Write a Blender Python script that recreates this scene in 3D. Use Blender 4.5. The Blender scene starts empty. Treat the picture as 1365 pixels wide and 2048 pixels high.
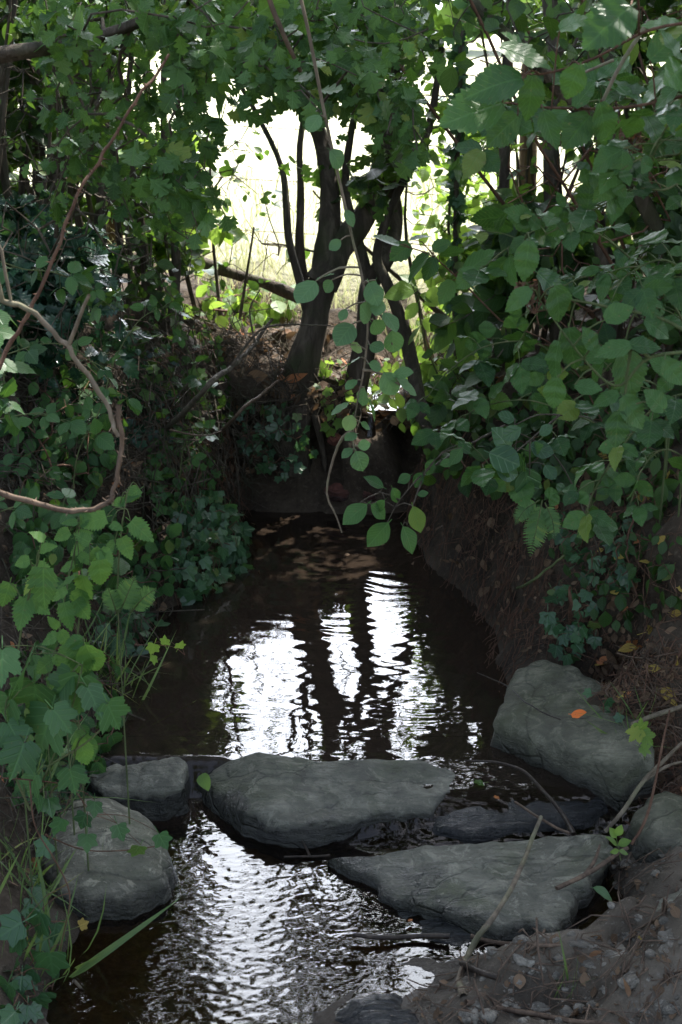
import bpy, math, random
import numpy as np

# ------------------------------------------------------------------ camera, sky, sun, exposure
scene = bpy.context.scene
COL = scene.collection
R = math.radians
CAM_Z, PITCH, FPX = 1.7, R(19.0), 2844.0          # focal length in pixels of a 1365 x 2048 frame (50 mm upright)
cam_d = bpy.data.cameras.new("camera")
cam = bpy.data.objects.new("camera", cam_d)
COL.objects.link(cam)
cam.location = (0, 0, CAM_Z)
cam.rotation_euler = (math.pi / 2 - PITCH, 0, 0)
cam_d.sensor_fit = 'VERTICAL'
cam_d.sensor_height = 36.0
cam_d.lens = 36.0 * FPX / 2048.0
cam_d.clip_start, cam_d.clip_end = 0.05, 1000.0
cam_d.dof.use_dof = True
cam_d.dof.focus_distance = 3.3
cam_d.dof.aperture_fstop = 9.0
scene.camera = cam

SUN_EL, SUN_AZ = R(56.0), R(32.0)                  # azimuth measured from +Y (ahead) towards +X (right)
world = bpy.data.worlds.new("World")
scene.world = world
world.use_nodes = True
wt = world.node_tree
bg = wt.nodes["Background"]
sky = wt.nodes.new("ShaderNodeTexSky")
sky.sky_type = 'NISHITA'
sky.sun_disc = False
sky.sun_elevation = SUN_EL
sky.sun_rotation = SUN_AZ
sky.air_density = 1.0
sky.dust_density = 1.6
sky.ozone_density = 1.0
# unseen bank of bright cloud, added low beyond the field so the pool mirrors white
tcw = wt.nodes.new("ShaderNodeTexCoord")
mpw = wt.nodes.new("ShaderNodeMapping")
mpw.inputs["Scale"].default_value = (1.0, 1.0, 2.2)
wt.links.new(tcw.outputs["Generated"], mpw.inputs[0])
nzw = wt.nodes.new("ShaderNodeTexNoise")
nzw.inputs["Scale"].default_value = 2.3
nzw.inputs["Detail"].default_value = 7
wt.links.new(mpw.outputs[0], nzw.inputs["Vector"])
dtw = wt.nodes.new("ShaderNodeVectorMath"); dtw.operation = 'DOT_PRODUCT'
dtw.inputs[1].default_value = (0.03, math.cos(R(20)), math.sin(R(20)))
wt.links.new(tcw.outputs["Generated"], dtw.inputs[0])
cloud_gain = wt.nodes.new("ShaderNodeMapRange")
for i_, v_ in ((1, 0.85), (2, 0.97), (3, 6.0), (4, 42.0)):
    cloud_gain.inputs[i_].default_value = v_
wt.links.new(dtw.outputs["Value"], cloud_gain.inputs[0])
cov = wt.nodes.new("ShaderNodeMapRange")
for i_, v_ in ((1, 0.28), (2, 0.50), (3, 0.1), (4, 0.95)):
    cov.inputs[i_].default_value = v_
wt.links.new(nzw.outputs[0], cov.inputs[0])
cl = wt.nodes.new("ShaderNodeVectorMath"); cl.operation = 'SCALE'
cl.inputs[0].default_value = (0.93, 0.98, 1.08)
wt.links.new(cloud_gain.outputs[0], cl.inputs["Scale"])
mxw = wt.nodes.new("ShaderNodeMix"); mxw.data_type = 'RGBA'
bank = wt.nodes.new("ShaderNodeMapRange")
for i_, v_ in ((1, 0.78), (2, 0.92), (3, 0.0), (4, 1.0)):
    bank.inputs[i_].default_value = v_
wt.links.new(dtw.outputs["Value"], bank.inputs[0])
cvm = wt.nodes.new("ShaderNodeMath"); cvm.operation = 'MULTIPLY'
wt.links.new(cov.outputs[0], cvm.inputs[0]); wt.links.new(bank.outputs[0], cvm.inputs[1])
wt.links.new(cvm.outputs[0], mxw.inputs[0])
sky_grey = wt.nodes.new("ShaderNodeHueSaturation")         # sky greyed here to take some of the blue out of its light
sky_grey.inputs["Saturation"].default_value = 0.7
wt.links.new(sky.outputs[0], sky_grey.inputs["Color"])
wt.links.new(sky_grey.outputs[0], mxw.inputs[6])
wt.links.new(cl.outputs[0], mxw.inputs[7])
wt.links.new(mxw.outputs[2], bg.inputs[0])
bg.inputs[1].default_value = 0.15

sun_d = bpy.data.lights.new("sun", 'SUN')
sun_d.energy = 5.0
sun_d.angle = R(0.55)
sun_d.color = (1.0, 0.95, 0.87)
sun = bpy.data.objects.new("sun", sun_d)
COL.objects.link(sun)
sun.rotation_euler = (math.pi / 2 - SUN_EL, 0, math.pi - SUN_AZ)

scene.view_settings.view_transform = 'Standard'
scene.view_settings.look = 'None'
scene.view_settings.gamma = 1.0
scene.view_settings.exposure = 1.5
scene.render.engine = 'CYCLES'
scene.cycles.use_denoising = True
scene.cycles.max_bounces = 7
scene.cycles.diffuse_bounces = 3
scene.cycles.glossy_bounces = 3
scene.cycles.transmission_bounces = 4
scene.cycles.transparent_max_bounces = 8
scene.cycles.sample_clamp_indirect = 6.0
scene.cycles.caustics_reflective = False
scene.cycles.caustics_refractive = False

random.seed(7)
rng = np.random.default_rng(11)

# ------------------------------------------------------------------ picture <-> place
CF = np.array([0, math.cos(PITCH), -math.sin(PITCH)])
CU = np.array([0, math.sin(PITCH), math.cos(PITCH)])
CC = np.array([0, 0, CAM_Z])

def ray(px, py):
    px, py = np.asarray(px, float), np.asarray(py, float)
    return (CF + np.stack([(px - 682.5) / FPX, 0 * px, 0 * px], -1) + ((1024 - py) / FPX)[..., None] * CU)

def at(px, py, Y):
    """the point seen at (px, py) that stands Y metres ahead"""
    d = ray(px, py)
    return CC + d * (np.asarray(Y, float) / d[..., 1])[..., None]

def onz(px, py, z):
    d = ray(px, py)
    return CC + d * ((z - CAM_Z) / d[..., 2])[..., None]

def project(P):
    d = np.asarray(P, float) - CC
    w = d @ CF
    return 682.5 + FPX * d[..., 0] / w, 1024 - FPX * (d @ CU) / w

# ------------------------------------------------------------------ noise
def _hash(ix, iy, iz):
    h = (ix * 374761393 + iy * 668265263 + iz * 2147483647 + 1013904223) & 0xffffffff
    h = ((h ^ (h >> 13)) * 1274126177) & 0xffffffff
    h = ((h ^ (h >> 16)) * 2246822519) & 0xffffffff
    return ((h ^ (h >> 15)) & 0xffff) / 32767.5 - 1.0

def vnoise(x, y, z=0.0):
    x, y, z = np.broadcast_arrays(np.asarray(x, float), np.asarray(y, float), np.asarray(z, float))
    fx, fy, fz = np.floor(x), np.floor(y), np.floor(z)
    ix, iy, iz = fx.astype(np.int64), fy.astype(np.int64), fz.astype(np.int64)
    u, v, w = x - fx, y - fy, z - fz
    u, v, w = u * u * (3 - 2 * u), v * v * (3 - 2 * v), w * w * (3 - 2 * w)
    r = 0
    for a in (0, 1):
        for b in (0, 1):
            for c in (0, 1):
                k = (u if a else 1 - u) * (v if b else 1 - v) * (w if c else 1 - w)
                r = r + k * _hash(ix + a, iy + b, iz + c)
    return r

def fbm(x, y, z=0.0, o=4):
    r, a = 0, 1.0
    for i in range(o):
        r = r + a * vnoise(x * 2 ** i + 17.3 * i, y * 2 ** i - 9.1 * i, np.asarray(z) * 2 ** i + 3.7 * i)
        a *= 0.5
    return r

def sm(a, b, x):
    t = np.clip((x - a) / (b - a), 0, 1)
    return t * t * (3 - 2 * t)

# ------------------------------------------------------------------ mesh and object helpers
def build_mesh(name, V, faces, mats, uv=None, rnd=None, smooth=True):
    """faces: list of (n, k) index arrays; uv and rnd are per vertex"""
    me = bpy.data.meshes.new(name)
    V = np.ascontiguousarray(V, dtype=np.float32)
    faces = [np.asarray(f, dtype=np.int32) for f in faces if len(f)]
    nl = sum(f.size for f in faces)
    npoly = sum(f.shape[0] for f in faces)
    me.vertices.add(len(V))
    me.vertices.foreach_set("co", V.ravel())
    me.loops.add(nl)
    me.polygons.add(npoly)
    li = np.concatenate([f.ravel() for f in faces])
    starts, s = [], 0
    for f in faces:
        starts.append(s + np.arange(f.shape[0], dtype=np.int32) * f.shape[1])
        s += f.size
    me.loops.foreach_set("vertex_index", li)
    me.polygons.foreach_set("loop_start", np.concatenate(starts).astype(np.int32))
    me.update(calc_edges=True)
    if uv is not None:
        ul = me.uv_layers.new(name="UVMap")
        ul.data.foreach_set("uv", np.ascontiguousarray(uv, dtype=np.float32)[li].ravel())
    if rnd is not None:
        at_ = me.attributes.new("rnd", 'FLOAT', 'POINT')
        at_.data.foreach_set("value", np.ascontiguousarray(rnd, dtype=np.float32))
    if not smooth:
        me.shade_flat()
    for m in (mats if isinstance(mats, (list, tuple)) else [mats]):
        me.materials.append(m)
    me.validate()
    return me

def link(name, me, parent=None, loc=(0, 0, 0)):
    o = bpy.data.objects.new(name, me)
    COL.objects.link(o)
    o.location = loc
    if parent is not None:
        o.parent = parent
    return o

def tag(o, label, cat, group=None, kind=None):
    o["label"] = label
    if cat:
        o["category"] = cat
    if group:
        o["group"] = group
    if kind:
        o["kind"] = kind
    return o

def thing(name, label, cat, base, group=None):
    o = link(name, None, None, tuple(float(v) for v in base))
    o.empty_display_size = 0.05
    return tag(o, label, cat, group)

def tubes(chains, radii, sides=5, lump=0.0):
    """chains: list of (k,3); radii: list of (k,). Returns V, faces, uv"""
    groups = {}
    for c, r in zip(chains, radii):
        groups.setdefault(len(c), []).append((c, r))
    VV, FF, UV, off = [], [], [], 0
    for k, items in groups.items():
        Pn = np.array([i[0] for i in items], float)
        Rn = np.array([i[1] for i in items], float)
        n = len(items)
        T = np.gradient(Pn, axis=1)
        T /= np.linalg.norm(T, axis=2, keepdims=True) + 1e-12
        ref = np.zeros((n, 3))
        m = T.mean(axis=1)
        ax = np.argmin(np.abs(m), axis=1)
        ref[np.arange(n), ax] = 1
        A = np.cross(T, ref[:, None, :])
        A /= np.linalg.norm(A, axis=2, keepdims=True) + 1e-12
        B = np.cross(T, A)
        th = np.arange(sides) * 2 * math.pi / sides
        Rr = Rn[:, :, None] * np.ones(sides)
        if lump:                                              # furrowed, knobbly wood
            ca, sa = np.cos(th), np.sin(th)
            q_ = Pn[:, :, 2:3] + 0.4 * Pn[:, :, 0:1]
            Rr = Rr * (1 + lump * vnoise(ca * 1.3 + 5 * Pn[:, :1, :1], sa * 1.3, q_ * 5) + 0.7 * lump * vnoise(ca * 4, sa * 4 + 3 * Pn[:, :1, :1], q_ * 4) + 0.35 * lump * vnoise(ca * 6, sa * 6, q_ * 22))
        ring = (Pn[:, :, None, :] + Rr[..., None] * (np.cos(th)[None, None, :, None] * A[:, :, None, :] + np.sin(th)[None, None, :, None] * B[:, :, None, :]))
        VV.append(ring.reshape(-1, 3))
        ln = np.concatenate([np.zeros((n, 1)), np.cumsum(np.linalg.norm(np.diff(Pn, axis=1), axis=2), axis=1)], axis=1)
        uvr = np.stack([np.broadcast_to(np.arange(sides) / sides, (n, k, sides)), np.broadcast_to(ln[:, :, None], (n, k, sides))], -1)
        UV.append(uvr.reshape(-1, 2))
        i = np.arange(k - 1)[:, None]
        j = np.arange(sides)[None, :]
        q = np.stack([i * sides + j, i * sides + (j + 1) % sides, (i + 1) * sides + (j + 1) % sides, (i + 1) * sides + j], -1).reshape(-1, 4)
        FF.append((q[None] + (np.arange(n) * k * sides)[:, None, None] + off).reshape(-1, 4))
        off += n * k * sides
    return np.concatenate(VV), [np.concatenate(FF)], np.concatenate(UV)

# ------------------------------------------------------------------ materials
def mat(name):
    m = bpy.data.materials.new(name)
    m.use_nodes = True
    nt = m.node_tree
    return m, nt, nt.nodes["Principled BSDF"], nt.nodes["Material Output"]

def N(nt, t, **kw):
    n = nt.nodes.new(t)
    for k, v in kw.items():
        setattr(n, k, v)
    return n

def ramp(nt, fac, stops):
    r = N(nt, "ShaderNodeValToRGB")
    e = r.color_ramp.elements
    while len(e) < len(stops):
        e.new(0.5)
    for i, (p, c) in enumerate(stops):
        e[i].position = p
        e[i].color = (*c, 1) if len(c) == 3 else c
    nt.links.new(fac, r.inputs[0])
    return r.outputs[0]

def noise_tex(nt, vec, scale, detail=5, rough=0.6, dist=0.0):
    n = N(nt, "ShaderNodeTexNoise")
    n.inputs["Scale"].default_value = scale
    n.inputs["Detail"].default_value = detail
    n.inputs["Roughness"].default_value = rough
    n.inputs["Distortion"].default_value = dist
    if vec is not None:
        nt.links.new(vec, n.inputs["Vector"])
    return n.outputs[0]

def math_(nt, op, a, b=None, clamp=False):
    n = N(nt, "ShaderNodeMath", operation=op, use_clamp=clamp)
    for i, v in enumerate((a, b)):
        if v is None:
            continue
        if isinstance(v, (int, float)):
            n.inputs[i].default_value = v
        else:
            nt.links.new(v, n.inputs[i])
    return n.outputs[0]

def mixc(nt, fac, a, b, blend='MIX'):
    n = N(nt, "ShaderNodeMix", data_type='RGBA', blend_type=blend)
    for s, v in ((n.inputs[0], fac), (n.inputs[6], a), (n.inputs[7], b)):
        if isinstance(v, (int, float)):
            s.default_value = v
        elif isinstance(v, (tuple, list)):
            s.default_value = (*v, 1) if len(v) == 3 else v
        else:
            nt.links.new(v, s)
    return n.outputs[2]

def bump(nt, height, strength, dist):
    b = N(nt, "ShaderNodeBump")
    b.inputs["Strength"].default_value = strength
    b.inputs["Distance"].default_value = dist
    nt.links.new(height, b.inputs["Height"])
    return b.outputs[0]

def leaf_mat(name, dark, light, trans, rough=0.45, tfac=0.35, veins=8.0, spots=0.0, spec=0.5):
    m, nt, p, out = mat(name)
    L = nt.links
    a = N(nt, "ShaderNodeAttribute", attribute_name="rnd")
    col = ramp(nt, a.outputs["Fac"], [(0.0, tuple(d * 0.8 for d in dark)), (0.5, tuple((d + l) / 2 for d, l in zip(dark, light))), (0.9, light), (0.96, light), (0.985, (light[0] * 2.6, light[1] * 1.5, light[2]))])
    uv = N(nt, "ShaderNodeTexCoord").outputs["UV"]
    sx = N(nt, "ShaderNodeSeparateXYZ")
    L.new(uv, sx.inputs[0])
    ux = math_(nt, 'ABSOLUTE', math_(nt, 'SUBTRACT', sx.outputs[0], 0.5))
    ph = math_(nt, 'SUBTRACT', math_(nt, 'MULTIPLY', sx.outputs[1], veins), math_(nt, 'MULTIPLY', ux, veins * 0.75))
    tri = math_(nt, 'ABSOLUTE', math_(nt, 'SUBTRACT', math_(nt, 'FRACT', ph), 0.5))         # 0 mid-panel .. 0.5 at a vein
    vein = math_(nt, 'SUBTRACT', 1.0, math_(nt, 'MULTIPLY', math_(nt, 'SUBTRACT', 0.5, tri), 9.0), clamp=True)
    rib = math_(nt, 'SUBTRACT', 1.0, math_(nt, 'MULTIPLY', ux, 28.0), clamp=True)
    vv = math_(nt, 'MAXIMUM', vein, rib)
    ob = N(nt, "ShaderNodeTexCoord").outputs["Object"]
    nz = noise_tex(nt, ob, 45.0, 3)
    col = mixc(nt, math_(nt, 'MULTIPLY', nz, 0.45), col, tuple(d * 0.6 for d in dark))
    col = mixc(nt, math_(nt, 'MULTIPLY', vv, 0.35), col, tuple(min(1, l * 1.5 + 0.01) for l in light))
    if spots:
        sp = ramp(nt, noise_tex(nt, ob, 130.0, 2), [(0.66, (0, 0, 0)), (0.72, (1, 1, 1))])
        col = mixc(nt, math_(nt, 'MULTIPLY', sp, spots), col, (0.16, 0.12, 0.05))
    L.new(col, p.inputs["Base Color"])
    p.inputs["Roughness"].default_value = rough
    p.inputs["Specular IOR Level"].default_value = spec
    nb = bump(nt, math_(nt, 'SUBTRACT', math_(nt, 'MULTIPLY', nz, 0.4), vv), 0.5, 0.002)
    L.new(nb, p.inputs["Normal"])
    t = N(nt, "ShaderNodeBsdfTranslucent")
    L.new(mixc(nt, math_(nt, 'MULTIPLY', a.outputs["Fac"], 0.6), trans, tuple(c * 1.35 for c in trans)), t.inputs[0])
    mx = N(nt, "ShaderNodeMixShader")
    mx.inputs[0].default_value = tfac
    L.new(p.outputs[0], mx.inputs[1])
    L.new(t.outputs[0], mx.inputs[2])
    L.new(mx.outputs[0], out.inputs[0])
    return m

M = {}
M['maple'] = leaf_mat("maple_leaf", (0.026, 0.078, 0.020), (0.074, 0.162, 0.036), (0.14, 0.28, 0.03), 0.45, 0.22, 5, 0, 0.32)
M['bramble'] = leaf_mat("bramble_leaf", (0.021, 0.068, 0.022), (0.060, 0.140, 0.036), (0.12, 0.27, 0.03), 0.45, 0.18, 8, 0.6, 0.3)
M['pale'] = leaf_mat("pale_leaf", (0.052, 0.135, 0.050), (0.098, 0.205, 0.075), (0.2, 0.38, 0.09), 0.5, 0.3, 6)
M['nettle'] = leaf_mat("nettle_leaf", (0.045, 0.13, 0.038), (0.105, 0.22, 0.05), (0.22, 0.40, 0.06), 0.6, 0.32, 7, 0.6, 0.3)
M['hop'] = leaf_mat("hop_leaf", (0.032, 0.098, 0.036), (0.075, 0.17, 0.05), (0.16, 0.32, 0.05), 0.5, 0.2, 5, 0.6, 0.4)
M['ivy'] = leaf_mat("ivy_leaf", (0.025, 0.075, 0.035), (0.06, 0.14, 0.05), (0.08, 0.19, 0.03), 0.33, 0.22, 4)
M['holly'] = leaf_mat("holly_leaf", (0.015, 0.05, 0.03), (0.03, 0.085, 0.045), (0.05, 0.12, 0.02), 0.25, 0.15, 6)
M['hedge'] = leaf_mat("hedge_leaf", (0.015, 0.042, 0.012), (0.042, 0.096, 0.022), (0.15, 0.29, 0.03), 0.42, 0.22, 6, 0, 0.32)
M['sunlit_green'] = leaf_mat("sunlit_green_leaf", (0.07, 0.16, 0.03), (0.14, 0.25, 0.05), (0.30, 0.46, 0.06), 0.5, 0.42, 6)  # sunlit brightness put into the leaf colour; also the light green seedlings
M['fern'] = leaf_mat("fern_leaf", (0.06, 0.15, 0.05), (0.09, 0.19, 0.06), (0.2, 0.36, 0.06), 0.5, 0.35, 6)
M['grass'] = leaf_mat("grass_blade", (0.06, 0.13, 0.035), (0.15, 0.22, 0.07), (0.25, 0.36, 0.08), 0.5, 0.35, 1)
M['dead'] = leaf_mat("dead_leaf", (0.10, 0.065, 0.04), (0.24, 0.16, 0.10), (0.22, 0.13, 0.06), 0.7, 0.2, 6, 0, 0.2)
M['yellow'] = leaf_mat("yellow_leaf", (0.36, 0.24, 0.05), (0.52, 0.40, 0.10), (0.5, 0.36, 0.06), 0.6, 0.25, 6, 0.7, 0.3)
M['orange'] = leaf_mat("orange_leaf", (0.36, 0.12, 0.035), (0.48, 0.19, 0.06), (0.5, 0.2, 0.04), 0.6, 0.25, 6, 0.5, 0.3)
M['hay'] = leaf_mat("hay_blade", (0.28, 0.36, 0.11), (0.52, 0.52, 0.28), (0.5, 0.5, 0.26), 0.6, 0.3, 1)

def bark_mat(name, c0, c1, scale=18.0, moss=None, rough=0.85, stretch=0.18, bd=0.012):
    m, nt, p, out = mat(name)
    tc = N(nt, "ShaderNodeTexCoord").outputs["Object"]
    mp = N(nt, "ShaderNodeMapping")
    mp.inputs["Scale"].default_value = (1, 1, stretch)
    nt.links.new(tc, mp.inputs[0])
    n1 = noise_tex(nt, mp.outputs[0], scale, 8, 0.65, 0.4)
    n2 = noise_tex(nt, tc, scale * 0.25, 4)
    col = ramp(nt, n1, [(0.3, tuple(c * 0.5 for c in c0)), (0.5, c0), (0.72, c1)])
    if moss:
        f = ramp(nt, n2, [(0.5, (0, 0, 0)), (0.68, (1, 1, 1))])
        col = mixc(nt, math_(nt, 'MULTIPLY', f, 0.7), col, moss)
    nt.links.new(col, p.inputs["Base Color"])
    p.inputs["Roughness"].default_value = rough
    p.inputs["Specular IOR Level"].default_value = 0.25
    nt.links.new(bump(nt, n1, 1.0, bd * 1.8), p.inputs["Normal"])
    return m

M['bark'] = bark_mat("rough_bark", (0.07, 0.056, 0.043), (0.19, 0.155, 0.12), 22, (0.05, 0.065, 0.025))
M['stem'] = bark_mat("thin_stem_bark", (0.085, 0.068, 0.05), (0.17, 0.14, 0.105), 40, (0.07, 0.08, 0.045))
M['redstem'] = bark_mat("reddish_stem", (0.13, 0.07, 0.045), (0.22, 0.13, 0.085), 40)
M['cane'] = bark_mat("green_cane", (0.10, 0.13, 0.05), (0.17, 0.17, 0.08), 30)
M['pale_stick'] = bark_mat("pale_dry_stick", (0.15, 0.12, 0.085), (0.27, 0.22, 0.16), 45, (0.16, 0.17, 0.09), 0.8, 0.3, 0.003)
M['brown_stick'] = bark_mat("brown_dry_stick", (0.105, 0.072, 0.05), (0.20, 0.14, 0.095), 45, None, 0.75, 0.3, 0.003)
M['dark_stick'] = bark_mat("dark_wet_stick", (0.03, 0.022, 0.016), (0.07, 0.05, 0.035), 45, None, 0.4, 0.3, 0.003)
M['post'] = bark_mat("weathered_post", (0.13, 0.085, 0.055), (0.2, 0.14, 0.09), 30)

def rock_mat(name, c0, c1, moss, wet_z, wet_w=0.05, lich=0.5):
    """stone; below about wet_z the splash keeps it dark and shiny"""
    m, nt, p, out = mat(name)
    L = nt.links
    g = N(nt, "ShaderNodeNewGeometry").outputs["Position"]
    n1 = noise_tex(nt, g, 9, 8, 0.65, 0.3)
    n2 = noise_tex(nt, g, 55, 6, 0.7)
    n3 = noise_tex(nt, g, 4.5, 4, 0.6, 0.6)
    mp = N(nt, "ShaderNodeMapping")
    mp.inputs["Rotation"].default_value = (0.2, 0.1, 0.5)
    mp.inputs["Scale"].default_value = (1, 5, 9)
    L.new(g, mp.inputs[0])
    n4 = noise_tex(nt, mp.outputs[0], 8, 6, 0.6, 0.5)
    col = ramp(nt, n1, [(0.34, tuple(c * 0.45 for c in c0)), (0.5, c0), (0.64, c1)])
    col = mixc(nt, ramp(nt, n4, [(0.4, (0, 0, 0)), (0.62, (1, 1, 1))]), col, tuple(c * 0.62 for c in c0))
    col = mixc(nt, math_(nt, 'MULTIPLY', ramp(nt, n3, [(0.5, (0, 0, 0)), (0.66, (1, 1, 1))]), 0.75), col, moss)
    col = mixc(nt, math_(nt, 'MULTIPLY', ramp(nt, n2, [(0.62, (0, 0, 0)), (0.72, (1, 1, 1))]), lich), col, tuple(min(1, c * 1.7) for c in c1))
    col = mixc(nt, ramp(nt, n2, [(0.28, (1, 1, 1)), (0.4, (0, 0, 0))]), col, tuple(c * 0.4 for c in c0))
    n5 = noise_tex(nt, g, 17, 7, 0.75, 0.8)                          # pale lichen crusts and dark stains
    col = mixc(nt, math_(nt, 'MULTIPLY', ramp(nt, n5, [(0.54, (0, 0, 0)), (0.60, (1, 1, 1))]), lich), col, tuple(min(1, c * 1.35) for c in c1))
    col = mixc(nt, math_(nt, 'MULTIPLY', ramp(nt, n5, [(0.36, (1, 1, 1)), (0.44, (0, 0, 0))]), 0.7), col, tuple(c * 0.45 for c in c0))
    vr = N(nt, "ShaderNodeTexVoronoi", feature='DISTANCE_TO_EDGE')
    vr.inputs["Scale"].default_value = 4.0
    wv = N(nt, "ShaderNodeVectorMath", operation='ADD')
    nd = N(nt, "ShaderNodeTexNoise")
    nd.inputs["Scale"].default_value = 7.0
    nd.inputs["Detail"].default_value = 5
    L.new(g, nd.inputs["Vector"])
    sv = N(nt, "ShaderNodeVectorMath", operation='SCALE')
    sv.inputs["Scale"].default_value = 0.35
    L.new(nd.outputs["Color"], sv.inputs[0])
    L.new(mp.outputs[0], wv.inputs[0]); L.new(sv.outputs[0], wv.inputs[1])
    vm = N(nt, "ShaderNodeMapping")
    vm.inputs["Scale"].default_value = (0.8, 0.35, 0.2)
    L.new(wv.outputs[0], vm.inputs[0]); L.new(vm.outputs[0], vr.inputs["Vector"])
    crack = math_(nt, 'SUBTRACT', 1.0, math_(nt, 'MULTIPLY', vr.outputs["Distance"], 40.0), clamp=True)
    crack = math_(nt, 'MULTIPLY', crack, ramp(nt, n3, [(0.42, (0, 0, 0)), (0.55, (1, 1, 1))]))
    col = mixc(nt, math_(nt, 'MULTIPLY', crack, 0.35), col, tuple(c * 0.2 for c in c0))
    z = N(nt, "ShaderNodeSeparateXYZ")
    L.new(g, z.inputs[0])
    h = math_(nt, 'ADD', z.outputs[2], math_(nt, 'MULTIPLY', math_(nt, 'SUBTRACT', n1, 0.5), -0.10))
    wet = math_(nt, 'SUBTRACT', 1.0, math_(nt, 'DIVIDE', math_(nt, 'SUBTRACT', h, wet_z), wet_w), clamp=True)
    col = mixc(nt, wet, col, mixc(nt, 0.78, col, (0.006, 0.006, 0.006)))
    L.new(col, p.inputs["Base Color"])
    L.new(math_(nt, 'SUBTRACT', 0.85, math_(nt, 'MULTIPLY', wet, 0.58)), p.inputs["Roughness"])
    hh = math_(nt, 'ADD', math_(nt, 'ADD', n1, math_(nt, 'MULTIPLY', n2, 0.4)), math_(nt, 'SUBTRACT', math_(nt, 'MULTIPLY', n4, 0.5), math_(nt, 'MULTIPLY', crack, 0.2)))
    L.new(bump(nt, hh, 1.0, 0.035), p.inputs["Normal"])
    return m
# ------------------------------------------------------------------ the lie of the land
def _line(pts, zs):
    P = np.array([onz(x, y, z) for (x, y), z in zip(pts, zs)])
    o = np.argsort(P[:, 1])
    return P[o, 1], P[o, 0]
LY, LX = _line([(110, 2048), (130, 1950), (175, 1840), (180, 1700), (200, 1600), (190, 1510), (215, 1430), (245, 1320), (285, 1240), (400, 1200), (462, 1130), (478, 1060)],
               [-.1, -.1, -.1, -.1, -.08, -.02, 0, 0, 0, 0, 0, 0])
RY, RX = _line([(610, 2048), (720, 1985), (850, 1880), (900, 1800), (1240, 1680), (1225, 1590), (1030, 1500), (1010, 1380), (1000, 1290), (950, 1225), (870, 1140), (820, 1060)],
               [-.1, -.1, -.1, -.1, -.08, -.02, 0, 0, 0, 0, 0, 0])
YB = 4.97                                            # back wall of the pool
XN, ZUP = 0.10, 0.34                                 # notch where the upstream trickle comes in

_b = [(*onz(px, py, -.04)[:2], rx, ry, zz) for px, py, rx, ry, zz in ((980, 1775, .30, .20, -.13), (1120, 1740, .14, .17, -.11), (1140, 1440, .17, .15, -.05), (215, 1700, .14, .15, -.12), (1350, 1650, .10, .10, -.02))]
BED = [(float(a), float(b), c, d, e) for a, b, c, d, e in _b]

def xL(y):
    return np.interp(y, LY, LX) + 0.022 * vnoise(np.asarray(y) * 6, 0.5, 3) + 0.014 * vnoise(np.asarray(y) * 17, 0.5, 8)
def xR(y):
    return np.interp(y, RY, RX) + 0.026 * vnoise(np.asarray(y) * 6, 0.5, 13) + 0.018 * vnoise(np.asarray(y) * 17, 0.5, 18)
def xN(y):
    return XN + 0.16 * np.clip(y - YB, 0, 5) * (1 + 0 * y) + 0.05 * np.sin(y * 3.1)
def wl(x, y):
    """level of the water"""
    yc = np.interp(x, [-.5, -.3, -.2, -.05, .3, .6], [3.06, 3.05, 3.0, 2.88, 2.85, 2.87])
    hw = np.interp(x, [-.05, .15], [.05, .12])
    drop = 0.75 * sm(yc + hw, yc - hw, y)
    up = sm(YB - 0.02, YB + 0.10, y) * np.exp(-((x - XN - 0.01 * np.sin(np.asarray(y) * 60)) / 0.026) ** 6)
    return -0.10 * drop + ZUP * up

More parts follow.
